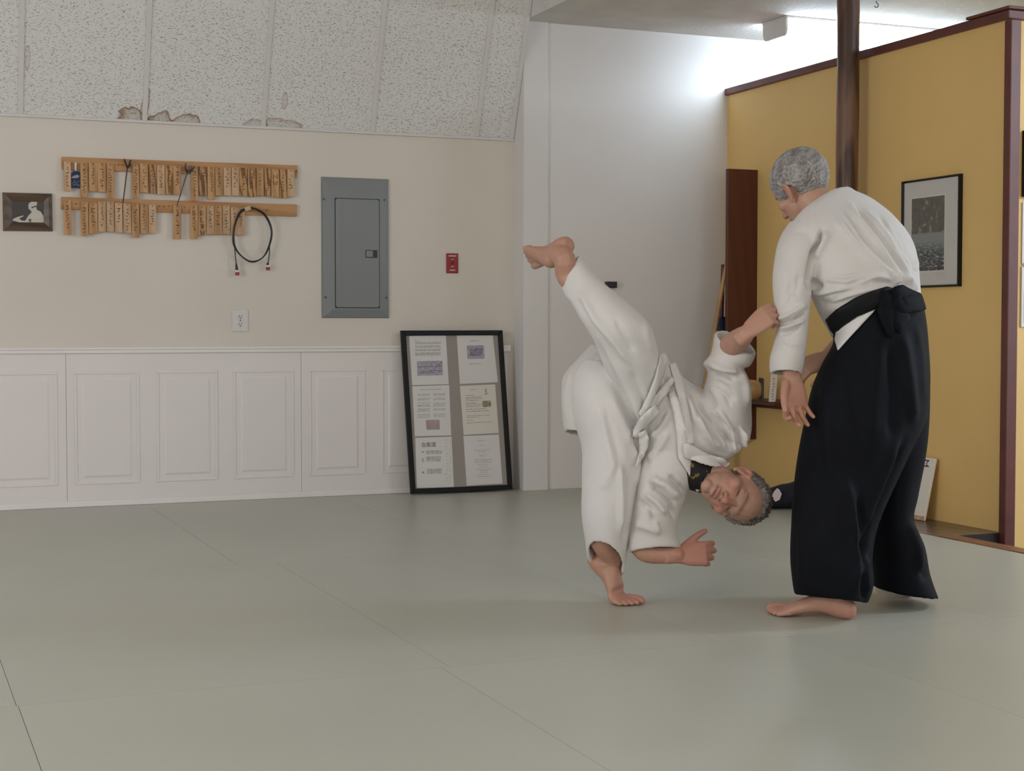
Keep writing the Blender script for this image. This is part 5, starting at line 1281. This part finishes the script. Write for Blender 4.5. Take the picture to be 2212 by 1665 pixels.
V = folds(V, Fq, [([(1955, 950), (1930, 1020), (1900, 1090), (1872, 1165), (1856, 1225)], -0.020, 7), ([(1942, 950), (1915, 1020), (1885, 1090), (1862, 1150)], 0.010, 9), ([(1820, 1020), (1838, 1080), (1850, 1150), (1852, 1220), (1845, 1285)], 0.014, 12), ([(1856, 1070), (1858, 1140), (1856, 1200)], -0.012, 8), ([(1780, 800), (1790, 950), (1800, 1050)], 0.008, 14), ([(1740, 1050), (1735, 1150), (1732, 1270)], 0.006, 12), ([(1868, 1200), (1872, 1240), (1875, 1290)], 0.010, 6), ([(1860, 1235), (1864, 1270), (1868, 1300)], -0.010, 5), ([(1882, 1215), (1882, 1250), (1878, 1285)], -0.006, 4),
    ([(1900, 740), (1890, 850), (1880, 960)], 0.008, 16), ([(1950, 720), (1965, 820), (1975, 920)], 0.010, 12), ([(1925, 740), (1930, 850), (1925, 950)], -0.008, 12), ([(1980, 700), (1992, 780), (1996, 860)], 0.006, 8), ([(1968, 1125), (1985, 1175), (1990, 1235)], 0.012, 10), ([(1995, 1200), (2000, 1245), (1990, 1230)], -0.008, 8), ([(1830, 790), (1845, 860), (1850, 920)], -0.005, 14)])
hV, hF = V, Fq
mesh_obj('hakama', V, Fq, 'hakama_black', nroot)
bv = bvh_of((jV, jF), (hV, hF))
patch_on('jacket_skirt', [(1896, 663), (1850, 681), (1818, 702), (1807, 716), (1804, 734), (1811, 757), (1834, 731), (1868, 693)], bv, 'gi_light', nroot, 0.004, 0.004, 12)
patch_on('belt', [(1784, 690), (1806, 670), (1850, 643), (1885, 628), (1915, 620), (1940, 626), (1938, 655), (1896, 664), (1850, 683), (1820, 704), (1803, 722), (1794, 712)], bv, 'belt_black', nroot, 0.010, 0.006, 10)
patch_on('back_board', [(1928, 624), (1945, 620), (1985, 640), (1994, 668), (1980, 672), (1945, 676), (1930, 664)], bv, 'hakama_black', nroot, 0.022, 0.008, 8, thick=0.012)
patch_on('waist_tie', [(1903, 630), (1930, 632), (1944, 652), (1940, 680), (1930, 715), (1922, 730), (1908, 702), (1897, 672)], bv, 'hakama_black', nroot, 0.014, 0.012, 14, thick=0.008)
patch_on('waist_tie', [(1946, 632), (1972, 638), (1990, 662), (1972, 671), (1950, 664), (1940, 648)], bv, 'hakama_black', nroot, 0.028, 0.010, 9, thick=0.008)
patch_on('waist_tie', [(1926, 660), (1958, 668), (1962, 690), (1942, 720), (1928, 700)], bv, 'hakama_black', nroot, 0.020, 0.008, 8, thick=0.008)
# ================================================================== the falling partner (white uniform, upside down)
uroot = empty('person', on_z(1335, 1310, 0)[:], 'person in white uniform flung head down, one bare foot kicking high', 'person')
uu = cam_dir(0.87, -0.49, 0.02); ff = cam_dir(-0.49 * 0.30, -0.87 * 0.30, -0.95); uf = ff - uu * (ff @ uu); uf /= np.linalg.norm(uf); ur = np.cross(uf, uu)
uM = np.stack([ur, uf, uu], 1); uO = A(1582, 1064, 5.03)
tip = A(1379, 1305, 5.07); d_r = np.array([rt_[0], rt_[1], 0]); d_r /= np.linalg.norm(d_r); d_f = np.array([fw_[0], fw_[1], 0]); d_f /= np.linalg.norm(d_f)
fdir = d_r * 0.78 - d_f * 0.62; fdir /= np.linalg.norm(fdir); flat_ = d_f * -1.0; flat_ -= fdir * (flat_ @ fdir); flat_ /= np.linalg.norm(flat_)
base_o = tip - fdir * 0.262; base_o[2] = 0.001
fpA, locA = foot_parts(base_o, fdir, flat_, np.array([0, 0, 1.0]), 1.0, pitch=50, bx=0.168)
pelv = A(1340, 850, 5.14)
ub = [xf(p, uM, uO) for p in head_parts()] + fpA
ub += [chain([locA((0.015, 0, 0.030)), locA((0.02, 0, 0.07)), A(1290, 1165, 5.09)], [0.028, 0.027, 0.030])]
ub += [chain([locA((0.055, 0, 0.055)), locA((0.045, 0, 0.09)), A(1303, 1165, 5.09), A(1310, 1100, 5.08), A(1322, 1000, 5.08), A(1320, 900, 5.12), pelv], [0.036, 0.037, 0.042, 0.052, 0.058, 0.075, 0.09])]
fB = cam_dir(-0.50, -0.16, 0.84); zB = cam_dir(0.02, -0.50, -0.86); zB -= fB * (zB @ fB); zB /= np.linalg.norm(zB); yB = np.cross(zB, fB)
fpB, locB = foot_parts(A(1236, 512, 5.03), fB, -yB, zB, 1.08)
ub += fpB + [chain([locB((0.045, 0, 0.050)), A(1220, 560, 5.0), A(1226, 595, 5.02), A(1270, 635, 4.99), A(1345, 712, 4.94), A(1355, 790, 5.04), pelv], [0.038, 0.036, 0.038, 0.048, 0.058, 0.075, 0.085])]
nk = uO + uM @ np.array([0, -0.045, -0.155])
ub += [chain([pelv, A(1420, 890, 5.13), A(1490, 930, 5.12), A(1530, 960, 5.10), nk], [0.095, 0.10, 0.095, 0.07, 0.06])]
w3 = A(1610, 722, 4.85)
ub += [chain([A(1520, 930, 5.10), A(1578, 920, 5.08), A(1578, 850, 5.06), A(1566, 790, 5.04), A(1573, 757, 5.01), A(1594, 736, 4.92), w3], [0.06, 0.055, 0.048, 0.042, 0.045, 0.038, 0.029])]
ub += hand_parts(A(1614, 718, 4.84), cam_dir(0.72, 0.64, -0.20), cam_dir(0.7, -0.6, 0.3) * -1, cam_dir(-0.34, 0.42, -0.84), [(42, 66, 40), (48, 68, 40), (52, 70, 40), (56, 72, 40)], spread=(8, 2, -4, -10), thumb_pose=(0.85, 0.30, -0.45), size=0.95)
w4 = A(1462, 1198, 5.05)
ub += [chain([A(1470, 950, 5.10), A(1440, 990, 5.09), A(1415, 1070, 5.08), A(1388, 1165, 5.09), A(1400, 1192, 5.07), w4], [0.06, 0.055, 0.048, 0.040, 0.037, 0.028])]
ub += hand_parts(A(1466, 1199, 5.05), cam_dir(0.97, 0.05, 0.15), up_, cam_dir(0.05, 0.25, -0.95), [(25, 45, 30), (32, 48, 30), (38, 50, 30), (42, 52, 30)], spread=(7, 2, -3, -8), thumb_pose=(0.80, 0.62, -0.05), size=1.02, thumb_curl=0.15)
V, Fq = union(ub, 0.0038, 3)
V, L = shape_face(V, uM, uO)
Cu = skin_colors(V, L, [(A(1655, 690, 4.93), 0.09, 0.7), (A(1500, 1195, 5.05), 0.10, 0.7), (locA((0.23, 0, 0.01)), 0.08, 0.4), (locA((0.0, 0, 0.02)), 0.06, 0.4), (A(1205, 520, 5.1), 0.12, 0.25)])
mesh_obj('body', V, Fq, 'skin', uroot, Cu)
def mask_u(p, n):
    x, y, z = p.T
    front = (y - 0.030 - 0.6 * np.clip(z - 0.09, -0.1, 0.05)) / 0.018
    low = (-0.035 - z + np.where(y < -0.03, -0.01, 0.02)) / 0.028
    ear = np.where(np.abs(x) > 0.05, (1 - np.sqrt(((y + 0.008) / 0.026) ** 2 + ((z + 0.008) / 0.032) ** 2)) * 4, -1)
    return 1 - np.clip(np.maximum(np.maximum(front, low), ear) + 0.25 * n, 0, 1.2) - 0.02
V, Fh, Ch = hair_mesh(uM, uO, mask_u, 0.011, (0.055, 0.045, 0.040), (0.24, 0.205, 0.19), 8, 0.005)
mesh_obj('hair', V, Fh, 'hair', uroot, Ch)

# trousers
tr = [loft([(1262, 775, 1380, 800, 5.15, .10), (1244, 800, 1388, 835, 5.15, .145), (1231, 845, 1394, 885, 5.15, .155), (1238, 900, 1392, 935, 5.14, .150), (1254, 960, 1389, 985, 5.12, .135), (1258, 1030, 1385, 1030, 5.11, .120), (1256, 1090, 1376, 1095, 5.10, .108), (1260, 1140, 1362, 1165, 5.10, .100, 0, .35), (1268, 1188, 1350, 1232, 5.10, .088, 0, .72)], sub=6, n=36, open_end=9, wall=0.010),
      loft([(1376, 945, 1398, 935, 5.06, .05), (1352, 900, 1412, 890, 5.05, .085), (1325, 838, 1425, 835, 5.03, .105), (1300, 776, 1424, 775, 4.985, .115), (1277, 728, 1408, 712, 4.94, .110), (1253, 690, 1375, 672, 4.935, .098), (1232, 650, 1334, 634, 4.965, .085), (1222, 640, 1294, 600, 5.0, .074), (1210, 612, 1250, 550, 5.04, .064, 0, -.15)], sub=6, n=36, open_end=7, wall=0.014),
      (lambda e: (e[0] + A(1335, 835, 5.15), e[1]))(ellipsoid((0, 0, 0), (0.125, 0.125, 0.125)))]
V, Fq = union(tr, 0.0044, 10)
V = crumple(V, Fq, 0.0024, 26, 11)
V = folds(V, Fq, [([(1292, 742), (1320, 800), (1350, 870), (1384, 935)], -0.018, 7), ([(1300, 735), (1335, 800), (1370, 870), (1392, 925)], 0.008, 10), ([(1255, 640), (1285, 690), (1330, 740), (1365, 790)], 0.010, 8), ([(1240, 640), (1270, 690), (1300, 735)], -0.006, 8), ([(1330, 690), (1350, 730), (1370, 760)], -0.006, 7), ([(1392, 690), (1398, 730), (1412, 760)], 0.006, 7), ([(1362, 800), (1385, 850), (1398, 900)], -0.007, 8), ([(1420, 770), (1415, 840), (1398, 920)], 0.006, 6),
    ([(1341, 1000), (1342, 1080), (1341, 1150)], 0.012, 6), ([(1352, 1010), (1354, 1090), (1350, 1180)], -0.010, 6), ([(1372, 960), (1380, 1010), (1376, 1050)], 0.008, 8), ([(1290, 840), (1310, 900), (1330, 970), (1345, 1030)], -0.005, 12), ([(1295, 860), (1310, 940), (1330, 1020)], 0.005, 10), ([(1366, 890), (1376, 950), (1384, 1000)], -0.010, 6), ([(1300, 1060), (1315, 1030), (1335, 990)], 0.004, 10), ([(1320, 860), (1345, 910), (1365, 960)], 0.006, 8)])
tV, tF = V, Fq
mesh_obj('trousers', V, Fq, 'gi_cotton', uroot)
# jacket
uj = [loft([(1405, 770, 1360, 960, 5.13, .115), (1432, 765, 1385, 985, 5.12, .130), (1462, 800, 1405, 1025, 5.12, .138), (1492, 828, 1440, 1035, 5.12, .140), (1530, 848, 1480, 1018, 5.12, .135), (1580, 862, 1520, 1004, 5.11, .120), (1610, 898, 1556, 1002, 5.10, .100), (1620, 930, 1585, 986, 5.09, .070)], sub=5, n=34),
      loft([(1505, 905, 1618, 955, 5.09, .090), (1514, 865, 1622, 905, 5.07, .088), (1524, 828, 1621, 850, 5.05, .082), (1527, 802, 1613, 812, 5.03, .074), (1518, 785, 1606, 795, 5.02, .070), (1536, 765, 1618, 792, 5.01, .064), (1543, 742, 1628, 774, 5.0, .060, 0, -.35), (1545, 722, 1633, 757, 5.0, .060, 0, -.55)], sub=6, n=30, open_end=9, wall=0.009),
      loft([(1395, 950, 1505, 980, 5.09, .095), (1382, 1015, 1499, 1030, 5.07, .090), (1372, 1065, 1483, 1075, 5.06, .085), (1363, 1110, 1468, 1110, 5.06, .078), (1358, 1150, 1462, 1148, 5.07, .072), (1360, 1192, 1470, 1184, 5.07, .066, 0, .25)], sub=6, n=30, open_end=9, wall=0.009)]
V, Fq = union(uj, 0.0042, 9)
V = crumple(V, Fq, 0.0030, 30, 21)
V = folds(V, Fq, [([(1480, 850), (1500, 900), (1530, 940), (1570, 975)], 0.010, 8), ([(1495, 850), (1520, 895), (1555, 930), (1590, 965)], -0.009, 7), ([(1535, 880), (1560, 910), (1580, 950), (1592, 980)], 0.011, 6), ([(1555, 905), (1572, 940), (1580, 962)], -0.009, 5), ([(1600, 930), (1605, 955), (1608, 965)], 0.010, 5), ([(1590, 925), (1596, 950), (1600, 970)], -0.008, 4), ([(1520, 840), (1535, 865), (1545, 885)], -0.010, 7), ([(1530, 800), (1560, 812), (1590, 818)], -0.012, 6), ([(1535, 786), (1565, 798), (1595, 804)], 0.008, 6), ([(1600, 800), (1612, 830), (1617, 880)], 0.006, 6), ([(1545, 820), (1570, 840), (1585, 870)], -0.006, 8), ([(1450, 850), (1470, 890), (1480, 950)], 0.008, 9), ([(1436, 800), (1450, 830), (1448, 860)], -0.008, 7),
    ([(1400, 1045), (1425, 1060), (1450, 1085), (1460, 1125)], -0.012, 6), ([(1405, 1030), (1440, 1048), (1468, 1075)], 0.009, 8), ([(1395, 1065), (1420, 1085), (1440, 1110)], 0.008, 7), ([(1380, 1080), (1400, 1100), (1415, 1130)], -0.008, 6), ([(1445, 1025), (1470, 1050), (1490, 1078)], -0.010, 6), ([(1370, 1130), (1400, 1140), (1430, 1150)], 0.005, 9), ([(1400, 950), (1430, 920), (1445, 890)], 0.005, 8), ([(1410, 930), (1428, 905), (1440, 880)], -0.006, 6), ([(1410, 990), (1430, 960), (1446, 930)], 0.005, 8), ([(1555, 880), (1575, 915), (1590, 955)], .005, 3), ([(1532, 900), (1556, 940), (1570, 968)], .0045, 3), ([(1600, 922), (1606, 952)], .005, 3), ([(1500, 880), (1522, 930), (1548, 970)], .004, 3), ([(1540, 835), (1562, 850), (1580, 880)], -.004, 3.5), ([(1404, 1038), (1432, 1050), (1462, 1082)], .004, 3), ([(1388, 1090), (1410, 1108), (1424, 1140)], .004, 3), ([(1455, 835), (1470, 870), (1476, 920)], -.003, 3.5), ([(1552, 728), (1590, 765), (1630, 770)], .002, 3)], 2.1)
ujV, ujF = V, Fq
mesh_obj('jacket', V, Fq, 'gi_jacket', uroot)
tl_ = loft([(1278, 742, 1340, 775, 5.22, .05), (1244, 778, 1310, 805, 5.235, .085), (1217, 812, 1290, 835, 5.235, .105), (1212, 855, 1285, 870, 5.235, .110), (1215, 905, 1282, 910, 5.23, .105), (1219, 932, 1278, 940, 5.225, .095, 0, .12)], sub=6, n=30, open_end=8, wall=0.009)
V, Fq = union([tl_], 0.006, 3)
V = folds(V, Fq, [([(1270, 755), (1235, 800), (1220, 850), (1224, 925)], 0.006, 5)])
mesh_obj('jacket_tail', V, Fq, 'gi_jacket', uroot)
bu = bvh_of((tV, tF), (ujV, ujF))
# undershirt at the throat
V, Fq = union([chain([A(1468, 992, 5.09), A(1492, 1008, 5.065), A(1512, 1022, 5.055)], [0.062, 0.070, 0.066])], 0.006, 3)
mesh_obj('undershirt', V, Fq, 'undershirt', uroot)
bu2 = bvh_of((tV, tF), (ujV, ujF), (V, Fq))
# lapels, collar and cuff hem
patch_on('lapel', [(1444, 850), (1456, 845), (1468, 870), (1478, 910), (1485, 955), (1498, 1000), (1520, 1052), (1506, 1062), (1485, 1020), (1466, 990), (1462, 930), (1456, 890)], bu, 'gi_light', uroot, 0.006, 0.003, 6, step=4)
patch_on('lapel', [(1446, 788), (1458, 782), (1474, 820), (1484, 870), (1494, 920), (1500, 958), (1482, 962), (1474, 920), (1466, 868), (1456, 826)], bu, 'gi_light', uroot, 0.005, 0.003, 6, step=4)
patch_on('collar', [(1478, 955), (1500, 966), (1530, 982), (1562, 988), (1574, 1000), (1566, 1008), (1545, 1009), (1510, 998), (1480, 984)], bu2, 'gi_light', uroot, 0.012, 0.005, 8, step=3, thick=0.010)
for k in range(4):
    a = [(1487 + 1.2 * k, 966 + 5 * k), (1512, 976 + 5 * k), (1540, 986 + 4.5 * k), (1560, 990 + 4 * k)]
    patch_on('stitching', [(x, y) for x, y in a] + [(x, y + 1.3) for x, y in a[::-1]], bu2, 'gi_jacket', uroot, 0.0185, 0, 4, step=4, thick=0.0015)
# white belt: two crossing bands and the hanging knot ends
patch_on('belt', [(1424, 766), (1436, 762), (1442, 775), (1430, 812), (1415, 850), (1398, 890), (1388, 905), (1380, 892), (1398, 858), (1414, 816), (1422, 785)], bu, 'gi_light', uroot, 0.012, 0.005, 6, step=4)
patch_on('belt', [(1450, 812), (1456, 822), (1440, 850), (1415, 880), (1392, 905), (1382, 900), (1404, 868), (1430, 836)], bu, 'gi_light', uroot, 0.009, 0.004, 6, step=4)
patch_on('belt_end', [(1415, 873), (1425, 892), (1400, 915), (1384, 930), (1378, 945), (1365, 943), (1371, 925), (1385, 900)], bu, 'gi_light', uroot, 0.026, 0.008, 8, step=4)
patch_on('belt_end', [(1380, 936), (1394, 928), (1402, 945), (1400, 965), (1390, 985), (1378, 1003), (1372, 1010), (1378, 985), (1382, 960)], bu, 'gi_light', uroot, 0.022, 0.006, 7, step=4)
